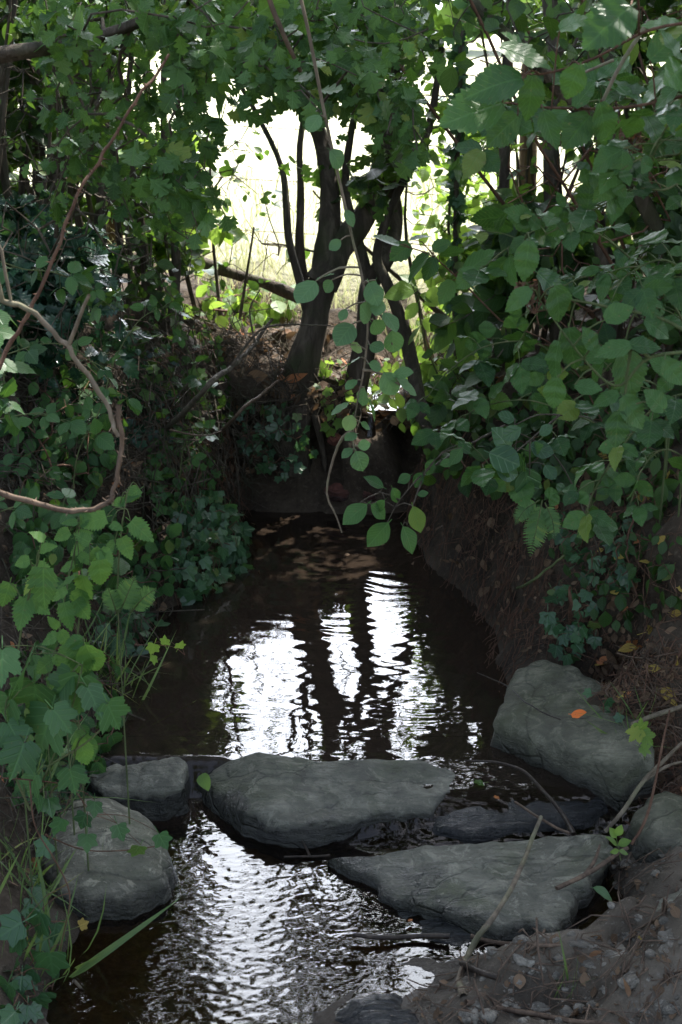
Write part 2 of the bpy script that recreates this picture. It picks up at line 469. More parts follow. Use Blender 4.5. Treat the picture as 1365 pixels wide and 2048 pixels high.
def H(x, y):
    x, y = np.asarray(x, float), np.asarray(y, float)
    xl, xr = xL(y), xR(y)
    d = np.minimum(np.minimum(x - xl, xr - x), YB - 0.03 + 0.035 * vnoise(x * 7, 0.3, 4) - y)
    w0 = -0.075 * sm(3.16, 2.98, y)
    wob = 0.07 * vnoise(x * 3, y * 3) + 0.05 * vnoise(x * 9, y * 9, 4)
    e = np.maximum(-d, 0)
    # height of each bank and how steeply it comes up
    hl = np.interp(y, [0, 2.0, 2.6, 3.2, 3.8, 4.5, 5.2], [0.35, 0.32, 0.40, 0.62, 0.80, 0.80, 0.76])
    hr = np.interp(y, [0, 2.0, 2.6, 3.0, 3.5, 4.2, 5.2], [0.16, 0.14, 0.18, 0.36, 0.60, 0.72, 0.74])
    sl = np.interp(y, [2.2, 3.2, 4.3, 4.9], [0.30, 0.34, 0.30, 0.10])
    sr = np.interp(y, [2.2, 2.6, 3.0, 3.5, 4.2, 4.9], [0.50, 0.45, 0.5, 0.30, 0.18, 0.12])
    k = sm(-0.25, 0.35, x - 0.5 * (xl + xr))
    h = hl * (1 - k) + hr * k
    s = sl * (1 - k) + sr * k
    back = sm(YB - 0.1, YB + 0.1, y)
    h = h * (1 - back) + np.interp(x, [-1.2, -.6, -.15, .3, .8, 1.3], [.76, .64, .47, .42, .56, .74]) * back
    s = s * (1 - back) + 0.05 * back
    out = w0 + h * (1 - np.exp(-(e / s) ** 1.15)) + (wob * (0.25 + 0.75 * sm(0.0, 0.35, e)) + 0.022 * fbm(x * 9, y * 9, 2, 4)) * sm(0.0, 0.08, e)
    bed = w0 - (0.03 + 0.16 * sm(2.85, 3.5, y)) * sm(0, 0.22, np.maximum(d, 0)) - 0.012 + 0.022 * fbm(x * 11, y * 11, 7, 3) * sm(0, 0.1, np.maximum(d, 0))
    z = np.where(d > 0, bed, out)
    # the flat stone and the boulder lie bedded in the ground
    for cx, cy, rx, ry, zz in BED:
        m_ = np.exp(-(((x - cx) / rx) ** 2 + ((y - cy) / ry) ** 2) ** 2)
        z = z * (1 - m_) + np.minimum(z, zz) * m_
    # upstream channel
    du = np.abs(x - xN(y)) - 0.055 + 0.07 * vnoise(x * 5, y * 6, 3) * sm(0.0, 0.2, np.abs(x - xN(y)) - 0.05)
    up = ZUP - 0.05 + np.maximum(du, 0) * (np.where(x < xN(y), 3.2, 0.95) + (0.5 + (x < xN(y))) * vnoise(x * 7, y * 8, 6))
    z = np.where((y > YB - 0.04) & (du < 1.2), np.minimum(z, up), z)
    # land rises gently to both sides, then the field
    z = z + 0.25 * sm(1.3, 3.2, np.abs(x)) * sm(2.2, 3.6, y) * (1 - sm(6, 9, y))
    f = sm(5.9, 7.5, y)
    z = z * (1 - f) + f * (0.70 + 0.05 * fbm(x * 0.4, y * 0.4, 1, 3) + 0.010 * np.clip(y - 10, 0, 40))
    return z

def Hn(x, y, e=0.02):
    n = np.stack([H(x - e, y) - H(x + e, y), H(x, y - e) - H(x, y + e), 2 * e + 0 * np.asarray(x, float)], -1)
    return n / np.linalg.norm(n, axis=-1, keepdims=True)

_hx, _hy = np.arange(-3.2, 3.2, 0.02), np.arange(0.8, 9.0, 0.02)
_HG = H(*np.meshgrid(_hx, _hy, indexing='xy'))
def Hq(x, y):
    """quick look-up of the height near the stream"""
    u, v = np.clip((x + 3.2) / 0.02, 0, len(_hx) - 2.001), np.clip((y - 0.8) / 0.02, 0, len(_hy) - 2.001)
    i, j = u.astype(int), v.astype(int)
    f, g = u - i, v - j
    return (_HG[j, i] * (1 - f) + _HG[j, i + 1] * f) * (1 - g) + (_HG[j + 1, i] * (1 - f) + _HG[j + 1, i + 1] * f) * g

def ground(px, py, lift=0.0, zmin=None):
    """where the ray through (px, py) meets the ground (zmin: at least this high, for stones and water)"""
    px, py = np.atleast_1d(np.asarray(px, float)), np.atleast_1d(np.asarray(py, float))
    d = ray(px, py)
    t = np.full(px.shape, 1.2)
    live = np.arange(len(t))
    for _ in range(560):
        P = CC + d[live] * t[live][:, None]
        g = Hq(P[:, 0], P[:, 1])
        if zmin is not None:
            g = np.maximum(g, zmin)
        live = live[P[:, 2] > g]
        if not len(live):
            break
        t[live] += 0.012
    P = CC + d * t[:, None]
    P[:, 2] += lift
    return P

def _axis(lo, hi, step, far, grow=1.16):
    a = list(np.arange(lo, hi + 1e-6, step))
    s, v = step, hi
    while v < far[1]:
        s *= grow
        v += s
        a.append(v)
    s, v, b = step, lo, []
    while v > far[0]:
        s *= grow
        v -= s
        b.append(v)
    return np.array(b[::-1] + a)
gx, gy = _axis(-1.6, 1.7, 0.017, (-160, 160)), _axis(1.9, 6.2, 0.018, (-25, 320))
GX, GY = np.meshgrid(gx, gy, indexing='xy')
GZ = H(GX, GY)
# the bank is hollowed out above the water, most under the leaning tree
e1, e2 = xL(GY) - GX, GX - xR(GY)
hol = np.exp(-((GZ - 0.16) / 0.14) ** 2)
sh = 0.15 * sm(3.7, 4.3, GY) * (1 - sm(YB + .1, YB + .25, GY)) * hol
GX2 = GX - sh * ((e1 > 0) & (e1 < 0.5)) + (0.05 * fbm(GY * 5, GZ * 7, 2, 4) + 0.02 * vnoise(GY * 24, GZ * 24, 5)) * sm(2.9, 3.3, GY) * (1 - sm(4.8, 5.1, GY)) * (e2 > 0) * np.exp(-(e2 / 0.4) ** 2) * sm(0, .06, e2) + 0.05 * sm(3.1, 3.5, GY) * (1 - sm(4.8, 5.2, GY)) * hol * ((e2 > 0) & (e2 < .4))
wall = sm(YB - .06, YB, GY) * (1 - sm(YB + .2, YB + .35, GY)) * sm(0.02, .1, GZ) * (GX > xL(YB) - .25) * (GX < xR(YB) + .3)
GY2 = GY + wall * (0.10 * fbm(GX * 4.5, GZ * 5, 3, 4) + 0.04 * vnoise(GX * 20, GZ * 5, 1)) + 0.42 * hol * wall * (GX <= 0.0) * (0.8 + 0.4 * vnoise(GX * 6, 0 * GX, 2)) + 0.42 * hol * ((GY > YB) & (GY < YB + 0.3)) * ((GX > 0.0) & (GX < xR(YB) + .2))
nx, ny = len(gx), len(gy)
ii, jj = np.meshgrid(np.arange(nx - 1), np.arange(ny - 1))
q = (jj * nx + ii)
GF = np.stack([q, q + 1, q + nx + 1, q + nx], -1).reshape(-1, 4)

def ground_mat():
    m, nt, p, out = mat("earth_and_field")
    L = nt.links
    g = N(nt, "ShaderNodeNewGeometry").outputs["Position"]
    s = N(nt, "ShaderNodeSeparateXYZ")
    L.new(g, s.inputs[0])
    n1 = noise_tex(nt, g, 6, 8, 0.65)
    n2 = noise_tex(nt, g, 60, 6, 0.7)
    n3 = noise_tex(nt, g, 1.2, 4, 0.6)
    soil = ramp(nt, n1, [(0.3, (0.030, 0.021, 0.014)), (0.5, (0.062, 0.045, 0.030)), (0.72, (0.105, 0.080, 0.056))])
    soil = mixc(nt, ramp(nt, n2, [(0.55, (0, 0, 0)), (0.75, (1, 1, 1))]), soil, (0.15, 0.12, 0.09))
    soil = mixc(nt, ramp(nt, n2, [(0.28, (1, 1, 1)), (0.42, (0, 0, 0))]), soil, (0.02, 0.015, 0.01))
    # trodden, gravelly ground beside the stones
    path = math_(nt, 'MULTIPLY', math_(nt, 'DIVIDE', math_(nt, 'SUBTRACT', 3.15, s.outputs[1]), 0.5, clamp=True), math_(nt, 'DIVIDE', math_(nt, 'ADD', s.outputs[0], 0.05), 0.2, clamp=True))
    soil = mixc(nt, path, soil, ramp(nt, n1, [(0.3, (0.062, 0.050, 0.036)), (0.5, (0.115, 0.095, 0.071)), (0.7, (0.18, 0.154, 0.12))]))
    soil = mixc(nt, math_(nt, 'MULTIPLY', path, ramp(nt, n2, [(0.60, (0, 0, 0)), (0.68, (1, 1, 1))])), soil, (0.19, 0.17, 0.14))
    # mud at the water's edge is wet
    mud = math_(nt, 'SUBTRACT', 1.0, math_(nt, 'DIVIDE', math_(nt, 'ADD', s.outputs[2], math_(nt, 'ADD', math_(nt, 'MULTIPLY', math_(nt, 'SUBTRACT', n1, 0.47), -0.2), 0.045)), 0.03), clamp=True)
    soil = mixc(nt, math_(nt, 'MULTIPLY', mud, 0.6), soil, (0.025, 0.019, 0.013))
    # olive silt and gravel on the shallow bed
    bedf = math_(nt, 'MULTIPLY', math_(nt, 'DIVIDE', math_(nt, 'SUBTRACT', -0.075, s.outputs[2]), 0.02, clamp=True), math_(nt, 'DIVIDE', math_(nt, 'SUBTRACT', 2.95, s.outputs[1]), 0.1, clamp=True))
    soil = mixc(nt, bedf, soil, ramp(nt, n2, [(0.3, (0.05, 0.042, 0.018)), (0.5, (0.12, 0.10, 0.045)), (0.7, (0.22, 0.19, 0.10))]))
    field = ramp(nt, n3, [(0.35, (0.46, 0.48, 0.26)), (0.52, (0.56, 0.55, 0.38)), (0.7, (0.62, 0.60, 0.45))])
    field = mixc(nt, math_(nt, 'MULTIPLY', n2, 0.3), field, (0.36, 0.40, 0.18))
    f = math_(nt, 'DIVIDE', math_(nt, 'SUBTRACT', math_(nt, 'ADD', s.outputs[1], math_(nt, 'MULTIPLY', n1, 1.2)), 6.9), 0.8, clamp=True)
    col = mixc(nt, f, soil, field)
    L.new(col, p.inputs["Base Color"])
    L.new(math_(nt, 'SUBTRACT', 0.92, math_(nt, 'MULTIPLY', mud, 0.55)), p.inputs["Roughness"])
    p.inputs["Specular IOR Level"].default_value = 0.3
    L.new(bump(nt, math_(nt, 'ADD', n1, math_(nt, 'MULTIPLY', n2, 0.6)), 1.0, 0.02), p.inputs["Normal"])
    return m
g_ob = link("ground", build_mesh("ground", np.stack([GX2.ravel(), GY2.ravel(), GZ.ravel()], -1), [GF], ground_mat()))
tag(g_ob, "dark earth banks of the stream and the pale sunlit field behind", None, None, "structure")

# ------------------------------------------------------------------ water
def water_mat():
    m, nt, p, out = mat("stream_water")
    L = nt.links
    nt.nodes.remove(p)
    g = N(nt, "ShaderNodeNewGeometry").outputs["Position"]
    s = N(nt, "ShaderNodeSeparateXYZ")
    L.new(g, s.inputs[0])
    low = math_(nt, 'DIVIDE', math_(nt, 'SUBTRACT', 3.0, s.outputs[1]), 0.15, clamp=True)      # below the dam stones
    n1 = noise_tex(nt, g, 22, 3, 0.55, 0.3)
    mp = N(nt, "ShaderNodeMapping")
    mp.inputs["Scale"].default_value = (0.6, 1.5, 1)
    L.new(g, mp.inputs[0])
    n2 = noise_tex(nt, mp.outputs[0], 45, 3, 0.5, 0.4)
    h = math_(nt, 'ADD', math_(nt, 'MULTIPLY', n1, 0.025), math_(nt, 'MULTIPLY', math_(nt, 'MULTIPLY', n2, low), 0.012))
    nb = bump(nt, h, 1.0, 0.012)
    gl = N(nt, "ShaderNodeBsdfGlossy")
    gl.inputs["Roughness"].default_value = 0.015
    gl.inputs["Color"].default_value = (1, 1, 1, 1)
    L.new(nb, gl.inputs["Normal"])
    tr = N(nt, "ShaderNodeBsdfTransparent")
    tr.inputs[0].default_value = (0.42, 0.31, 0.19, 1)
    df = N(nt, "ShaderNodeBsdfDiffuse")
    df.inputs[0].default_value = (0.036, 0.026, 0.019, 1)                                       # silt hanging in the pool
    body = N(nt, "ShaderNodeMixShader")
    L.new(math_(nt, 'SUBTRACT', 0.62, math_(nt, 'MULTIPLY', low, 0.54)), body.inputs[0])
    L.new(tr.outputs[0], body.inputs[1])
    L.new(df.outputs[0], body.inputs[2])
    fr = N(nt, "ShaderNodeFresnel")
    fr.inputs[0].default_value = 1.36
    L.new(nb, fr.inputs["Normal"])
    mx = N(nt, "ShaderNodeMixShader")
    L.new(fr.outputs[0], mx.inputs[0])
    L.new(body.outputs[0], mx.inputs[1])
    L.new(gl.outputs[0], mx.inputs[2])
    L.new(mx.outputs[0], out.inputs[0])
    return m

def water_z(x, y):
    yc = np.interp(x, [-.5, -.3, -.2, -.05, .3, .6], [3.06, 3.05, 3.0, 2.88, 2.85, 2.87])
    low = sm(yc + 0.05, yc - 0.05, y)
    pool = (1 - low) * (1 - sm(YB - .06, YB + .05, y))
    # rings running out from the fall
    r = np.hypot((x - XN) * 1.0, y - (YB + 0.02))
    ring = 0.0010 * np.exp(-r / 1.0) * np.exp(-((x - XN + 0.02) / (0.16 + 0.16 * r)) ** 2) * (0.75 + 0.5 * vnoise(x * 8, y * 6, 4)) * np.sin(r * 98 + 3.4 * vnoise(x * 4, y * 5) + 1.2 * vnoise(x * 14, y * 12, 8))
    calm = 0.00034 * vnoise(x * 9, y * 14, 3) + 0.00022 * vnoise(x * 20, y * 34, 5)
    # the riffle below the stones: short steep wavelets fanning out down the chute
    a = 0.00040 * np.exp(-((x - (-0.13 + 0.1 * (y - 2.6))) / 0.20) ** 2) * sm(1.95, 2.35, y) + 0.00006
    chop = vnoise(x * 52 + 24 * y, y * 125 - 26 * x, 1) + 0.8 * vnoise(x * 30 - 10 * y, y * 60 + 14 * x, 9) + 0.5 * vnoise(x * 90, y * 150, 4)
    splash = 0.0045 * np.exp(-(r / 0.13) ** 2) * (vnoise(x * 40, y * 55, 3) + .6 * vnoise(x * 90, y * 90, 5))
    film = 0.0011 * sm(0.08, 0.2, x) * sm(3.12, 3.02, y) * sm(2.74, 2.8, y) * (vnoise(x * 34, y * 70, 6) + .7 * vnoise(x * 70, y * 140, 2))
    return wl(x, y) + film + pool * (ring + calm + splash) + low * a * chop + 0.0035 * low * (1 - low) * 4 * (vnoise(x * 40, y * 14, 2) + .5 * vnoise(x * 80, y * 40, 6))

def water_sheet(x0, x1, y0, y1, step):
    a, b = np.arange(x0, x1, step), np.arange(y0, y1, step)
    X, Y = np.meshgrid(a, b)
    n, k = len(a), len(b)
    i, j = np.meshgrid(np.arange(n - 1), np.arange(k - 1))
    q = j * n + i
    return np.stack([X.ravel(), Y.ravel(), water_z(X, Y).ravel()], -1), np.stack([q, q + 1, q + n + 1, q + n], -1).reshape(-1, 4)
WVa, WFa = water_sheet(-0.85, 0.75, 3.2, YB + 0.14, 0.0058)
WVb, WFb = water_sheet(-0.85, 0.75, 1.72, 3.2034, 0.0036)
WV, WF = np.concatenate([WVa, WVb]), np.concatenate([WFa, WFb + len(WVa)])
ys = np.arange(YB + 0.14, 7.6, 0.02)
us = np.linspace(-0.2, 0.2, 21)
U2 = np.array([[(xN(y) + u, y, ZUP + 0.002 * vnoise((xN(y) + u) * 20, y * 14)) for u in us] for y in ys]).reshape(-1, 3)
i, j = np.meshgrid(np.arange(20), np.arange(len(ys) - 1))
q = j * 21 + i + len(WV)
WF2 = np.stack([q, q + 1, q + 22, q + 21], -1).reshape(-1, 4)
keep = np.ones(len(WF), bool)
c = WV[WF].mean(axis=1)
keep &= ~((c[:, 1] > YB + 0.02) & (np.abs(c[:, 0] - XN) > 0.035))
w_ob = link("water", build_mesh("water", np.concatenate([WV, U2]), [WF[keep], WF2], water_mat()))
tag(w_ob, "brown stream water, still in the pool and rippling below the stones", None, None, "structure")

# ------------------------------------------------------------------ stones
STONE = {}
STONE['slate'] = rock_mat("grey_slate", (0.215, 0.210, 0.160), (0.315, 0.305, 0.237), (0.079, 0.091, 0.044), -0.052, 0.02, 0.45)
STONE['pool'] = rock_mat("wet_grey_slate", (0.189, 0.183, 0.141), (0.283, 0.271, 0.208), (0.077, 0.085, 0.047), -0.024, 0.012, 0.3)
STONE['boulder'] = rock_mat("rough_grey_stone", (0.220, 0.210, 0.155), (0.335, 0.315, 0.237), (0.086, 0.095, 0.052), -0.045, 0.04, 0.6)
STONE['black'] = rock_mat("black_wet_stone", (0.085, 0.09, 0.09), (0.14, 0.145, 0.14), (0.06, 0.07, 0.05), 0.09, 0.06, 0.1)
STONE['bank'] = rock_mat("mossy_bank_stone", (0.178, 0.174, 0.121), (0.262, 0.251, 0.180), (0.073, 0.081, 0.040), 0.0, 0.05, 0.3)
STONE['pebble'] = rock_mat("pebble_stone", (0.20, 0.18, 0.145), (0.38, 0.35, 0.29), (0.2, 0.17, 0.13), -0.6, 0.05, 0.4)

def slab(name, label, poly, zf, zb, m, edge=0.02, dome=0.0, seed=0, rough=0.008, group=None, skirt=1.03):
    """a stone whose top outline is seen at poly (pixels); zf gives the height of its top (a number or a function of x, y)"""
    f = zf if callable(zf) else (lambda x, y: zf + 0 * np.asarray(x, float))
    pts = []
    for (px, py) in poly:
        P = onz(px, py, 0.0)
        for _ in range(12):
            P = onz(px, py, float(f(P[0], P[1])))
        pts.append(P[:2])
    pts = np.array(pts)
    n = 170
    cl = np.vstack([pts, pts[:1]])
    sg = np.linalg.norm(np.diff(cl, axis=0), axis=1)
    cu = np.concatenate([[0], np.cumsum(sg)])
    t = np.linspace(0, cu[-1], n, endpoint=False)
    ring = np.stack([np.interp(t, cu, cl[:, 0]), np.interp(t, cu, cl[:, 1])], -1)
    c = ring.mean(axis=0)
    out = (ring - c) / np.linalg.norm(ring - c, axis=1, keepdims=True)
    jit = 0.008 * vnoise(ring[:, 0] * 16, ring[:, 1] * 16, seed) + 0.007 * vnoise(ring[:, 0] * 50, ring[:, 1] * 50, seed + 5)
    ring = ring + out * jit[:, None]
    size = np.sqrt(((ring - c) ** 2).sum(1)).mean()
    V, rings = [], []
    top = [(1.0, 0.0), (0.99, 0), (0.975, 0), (0.955, 0), (0.93, 0)] + [(v, 0) for v in np.linspace(0.89, 0.05, 22)]
    side = [(skirt + 0.02, 1.0), (skirt, 0.8), (1.005 * (skirt + 1) / 2, 0.55), (1.01, 0.28), (1.008, 0.1)]
    for sc_, d in side:
        p = c + (ring - c) * sc_
        zt = f(p[:, 0], p[:, 1]) - edge * 0.6
        z = zt * (1 - d) + zb * d
        k = 0.012 * vnoise(p[:, 0] * 14, p[:, 1] * 14, d * 6 + seed) + 0.008 * vnoise(p[:, 0] * 30, p[:, 1] * 30, d * 12 + seed)
        p = p + out * (k - 0.006 * math.sin(d * 9 + seed))[:, None]
        rings.append(np.column_stack([p, z]))
    for sc_, _ in top:
        p = c + (ring - c) * sc_
        r_ = 1 - sc_
        z = f(p[:, 0], p[:, 1]) + dome * (1 - sc_ ** 2) - edge * 0.6 * math.exp(-r_ / 0.03)
        z = z + rough * fbm(p[:, 0] * 7, p[:, 1] * 7, seed, 4) * (0.4 + 0.6 * sm(0, .15, r_)) + 0.0028 * fbm(p[:, 0] * 26, p[:, 1] * 26, seed + 3, 3) * sm(0, .06, r_) + rough * 0.5 * np.abs(vnoise(p[:, 0] * 22, p[:, 1] * 9, seed + 2)) * sm(0, .1, r_)
        rings.append(np.column_stack([p, z]))
    V = np.concatenate(rings + [np.array([[c[0], c[1], float(f(c[0], c[1])) + dome]])])
    F = []
    for k in range(len(rings) - 1):
        a = k * n + np.arange(n)
        b = k * n + (np.arange(n) + 1) % n
        F.append(np.stack([a, b, b + n, a + n], -1))
    a = (len(rings) - 1) * n + np.arange(n)
    b = (len(rings) - 1) * n + (np.arange(n) + 1) % n
    T = np.stack([a, b, np.full(n, len(V) - 1)], -1)
    base = np.array([c[0], c[1], zb])
    o = link(name, build_mesh(name, V - base, [np.concatenate(F), T], m), None, tuple(base))
    # keep outward facing
    return tag(o, label, "stone", group)

slab("dam_stone", "long flat grey stone damming the pool, dry on top with wet black edges",
     [(385, 1562), (440, 1530), (500, 1509), (570, 1512), (650, 1521), (760, 1513), (850, 1520), (905, 1535), (905, 1580), (860, 1615), (770, 1622), (690, 1632), (620, 1648), (560, 1645), (500, 1625), (440, 1600)],
     lambda x, y: 0.017 + 0.17 * (np.asarray(y) - 3.02) - 0.40 * np.maximum(0, -0.20 - np.asarray(x)), -0.22, STONE['pool'], 0.010, 0.001, 3, 0.009)
slab("overflow_stone", "black wet stone under a film of water, between dam stone and right bank",
     [(880, 1535), (980, 1525), (1060, 1540), (1140, 1560), (1220, 1590), (1235, 1630), (1160, 1648), (1050, 1660), (930, 1675), (860, 1655), (850, 1590)],
     lambda x, y: -0.026 + 0.10 * (np.asarray(y) - 2.95), -0.26, STONE['black'], 0.03, 0.005, 9, 0.014)
slab("flat_stone", "large flat pale grey stone in front, with a long stick lying across it",
     [(655, 1716), (740, 1712), (790, 1700), (850, 1690), (930, 1682), (1010, 1682), (1100, 1670), (1215, 1666), (1228, 1690), (1200, 1740), (1155, 1785), (1130, 1830), (1105, 1862), (1060, 1848), (1000, 1855), (930, 1838), (850, 1812), (770, 1790), (735, 1755), (690, 1735)],
     lambda x, y: -0.048 + 0.07 * (np.asarray(x) - 0.2) + 0.04 * (np.asarray(y) - 2.5), -0.22, STONE['slate'], 0.018, 0.006, 5, 0.008)
slab("ledge_stone", "dark wet ledge of stone jutting out low below the large flat stone",
     [(720, 1770), (790, 1790), (870, 1815), (950, 1842), (975, 1870), (930, 1900), (860, 1890), (790, 1855), (740, 1815)],
     lambda x, y: -0.082 + 0.04 * (np.asarray(x) - 0.1), -0.22, STONE['black'], 0.02, 0.004, 15, 0.006)
slab("round_boulder", "rounded grey boulder standing in the water at left, dry on top",
     [(95, 1640), (125, 1600), (180, 1592), (240, 1600), (295, 1632), (325, 1670), (342, 1720), (338, 1762), (300, 1790), (235, 1812), (170, 1815), (110, 1790), (80, 1720)],
     lambda x, y: -0.035 + 0.05 * (np.asarray(y) - 2.6) - 0.12 * np.maximum(0, np.asarray(x) + 0.36), -0.25, STONE['boulder'], 0.05, 0.06, 21, 0.012, None, 1.06)
slab("wet_rock", "small dark rock right behind the rounded boulder, at the outlet of the pool",
     [(180, 1550), (215, 1535), (280, 1522), (345, 1510), (372, 1520), (366, 1562), (330, 1580), (270, 1588), (200, 1585)],
     lambda x, y: 0.012 + 0.10 * (np.asarray(y) - 3.05), -0.22, STONE['pool'], 0.02, 0.006, 27, 0.026)
slab("bank_stone", "big tilted olive-grey stone block at the right bank's foot, beside the pool",
     [(992, 1436), (1008, 1385), (1036, 1335), (1085, 1312), (1150, 1335), (1215, 1372), (1290, 1430), (1310, 1500), (1245, 1540), (1180, 1518), (1110, 1490), (1050, 1464)],
     lambda x, y: 0.095 + 0.10 * (np.asarray(y) - 3.2) + 0.10 * (np.asarray(x) - 0.5), -0.22, STONE['bank'], 0.03, 0.014, 33, 0.010, None, 0.99)
slab("edge_stone", "smooth olive stone half buried in the earth beside the flat stone",
     [(1262, 1640), (1285, 1600), (1330, 1590), (1400, 1600), (1450, 1650), (1400, 1705), (1320, 1700), (1275, 1675)],
     lambda x, y: 0.03 + 0 * np.asarray(x), -0.12, STONE['bank'], 0.05, 0.035, 41, 0.008)
slab("pale_stone", "low pale stone sunk in the gravel below the olive one",
     [(1300, 1822), (1325, 1795), (1370, 1780), (1430, 1800), (1440, 1840), (1370, 1850), (1315, 1842)],
     lambda x, y: 0.012 + 0 * np.asarray(x), -0.1, STONE['slate'], 0.04, 0.02, 47, 0.006)
slab("mud_stone", "wet rounded dark stone at the bottom edge, where mud meets water",
     [(665, 2040), (690, 2005), (735, 1984), (790, 1990), (850, 2015), (900, 2060), (860, 2110), (720, 2110)],
     lambda x, y: -0.075 + 0 * np.asarray(x), -0.2, STONE['black'], 0.04, 0.03, 53, 0.008)
# ------------------------------------------------------------------ leaves
def T_strip(ts, ws, fold=0.18, curl=-0.12, petiole=0.0, fwd=None, wob=0.0):
    """a leaf as a strip: left edge, midrib, right edge; length 1 along y"""
    ts, ws = np.array(ts, float), np.array(ws, float)
    fw = np.zeros_like(ts) if fwd is None else np.array(fwd, float)
    V, UV, T3, T4 = [], [], [], []
    wm = ws.max() * 2.02
    def add(x, t, yo=0.0):
        V.append((x, t + yo, fold * abs(x) + curl * t * t + wob * math.sin(t * 17) * abs(x)))
        UV.append((0.5 + x / wm, t))
        return len(V) - 1
    if petiole:
        w = 0.014
        a, b, c_, d = add(-w, -petiole), add(w, -petiole), add(w, 0.02), add(-w, 0.02)
        T4.append((a, b, c_, d))
    base = add(0, ts[0])
    prev = None
    for t, w, f_ in zip(ts[1:-1], ws[1:-1], fw[1:-1]):
        l, m_, r = add(-w, t, f_), add(0, t), add(w, t, f_)
        if prev is None:
            T3 += [(base, m_, l), (base, r, m_)]
        else:
            T4 += [(prev[0], prev[1], m_, l), (prev[1], prev[2], r, m_)]
        prev = (l, m_, r)
    tip = add(0, ts[-1])
    T3 += [(prev[0], prev[1], tip), (prev[1], prev[2], tip)]
    return np.array(V), np.array(UV), [np.array(T3, int).reshape(-1, 3), np.array(T4, int).reshape(-1, 4)]

def ovate(n=6, w=0.34, peak=0.42, heart=0.0, tip=1.0):
    t = np.linspace(0, 1, n + 1)
    s = np.where(t < peak, np.sin(np.clip(t / peak, 0, 1) * math.pi / 2) ** (0.75 - heart * 0.35), np.cos(np.clip((t - peak) / (1 - peak), 0, 1) * math.pi / 2) ** tip)
    return t, w * s

def T_serrate(teeth=9, w=0.38, peak=0.4, depth=0.10, heart=0.0, **kw):
    ts, ws, fw = [0.0], [0.0], [0.0]
    for k in range(teeth):
        for j, dd in ((0, 1.0), (1, 1.0 - depth * 1.3)):
            t = (k + 0.45 + 0.42 * j) / (teeth + 0.1)
            tt = np.clip(t, 0, 1)
            s = math.sin(min(tt / peak, 1) * math.pi / 2) ** (0.7 - heart * 0.4) if tt < peak else math.cos((tt - peak) / (1 - peak) * math.pi / 2) ** 0.95
            ts.append(t); ws.append(w * s * dd); fw.append(0.035 if j == 0 else 0.0)
    ts.append(1.03); ws.append(0.0); fw.append(0.0)
    if heart:
        fw[1] = -0.07 * heart; fw[2] = -0.03 * heart
    return T_strip(ts, ws, fwd=fw, **kw)

def T_fan(ang_r, centre=(0, 0.3), fold=0.10, curl=-0.10, petiole=0.0):
    """a lobed leaf as a fan; ang_r: (angle from the tip in degrees, radius) down the right-hand side; mirrored"""
    right = [(math.radians(a), r) for a, r in ang_r]
    left = [(-a, r) for a, r in right[::-1] if 1e-6 < a < math.pi - 1e-6]
    V, UV = [(centre[0], centre[1], 0.0)], [(0.5, 0.4)]
    pts = right + left
    for a, r in pts:
        x, y = centre[0] + r * math.sin(a), centre[1] + r * math.cos(a)
        V.append((x, y, fold * abs(x) + curl * (x * x + (y - centre[1]) ** 2)))
        UV.append((0.5 + x * 0.8, y))
    n = len(pts)
    T3 = [(0, 1 + (i + 1) % n, 1 + i) for i in range(n)]
    T4 = []
    if petiole:
        w, b = 0.014, len(V)
        y1 = min(v[1] for v in V) + 0.03
        V += [(-w, -petiole, 0), (w, -petiole, 0), (w, max(y1, 0.05), 0), (-w, max(y1, 0.05), 0)]
        UV += [(.5, 0)] * 4
        T4 = [(b, b + 1, b + 2, b + 3)]
    return np.array(V, float), np.array(UV, float), [np.array(T3, int).reshape(-1, 3), np.array(T4, int).reshape(-1, 4)]

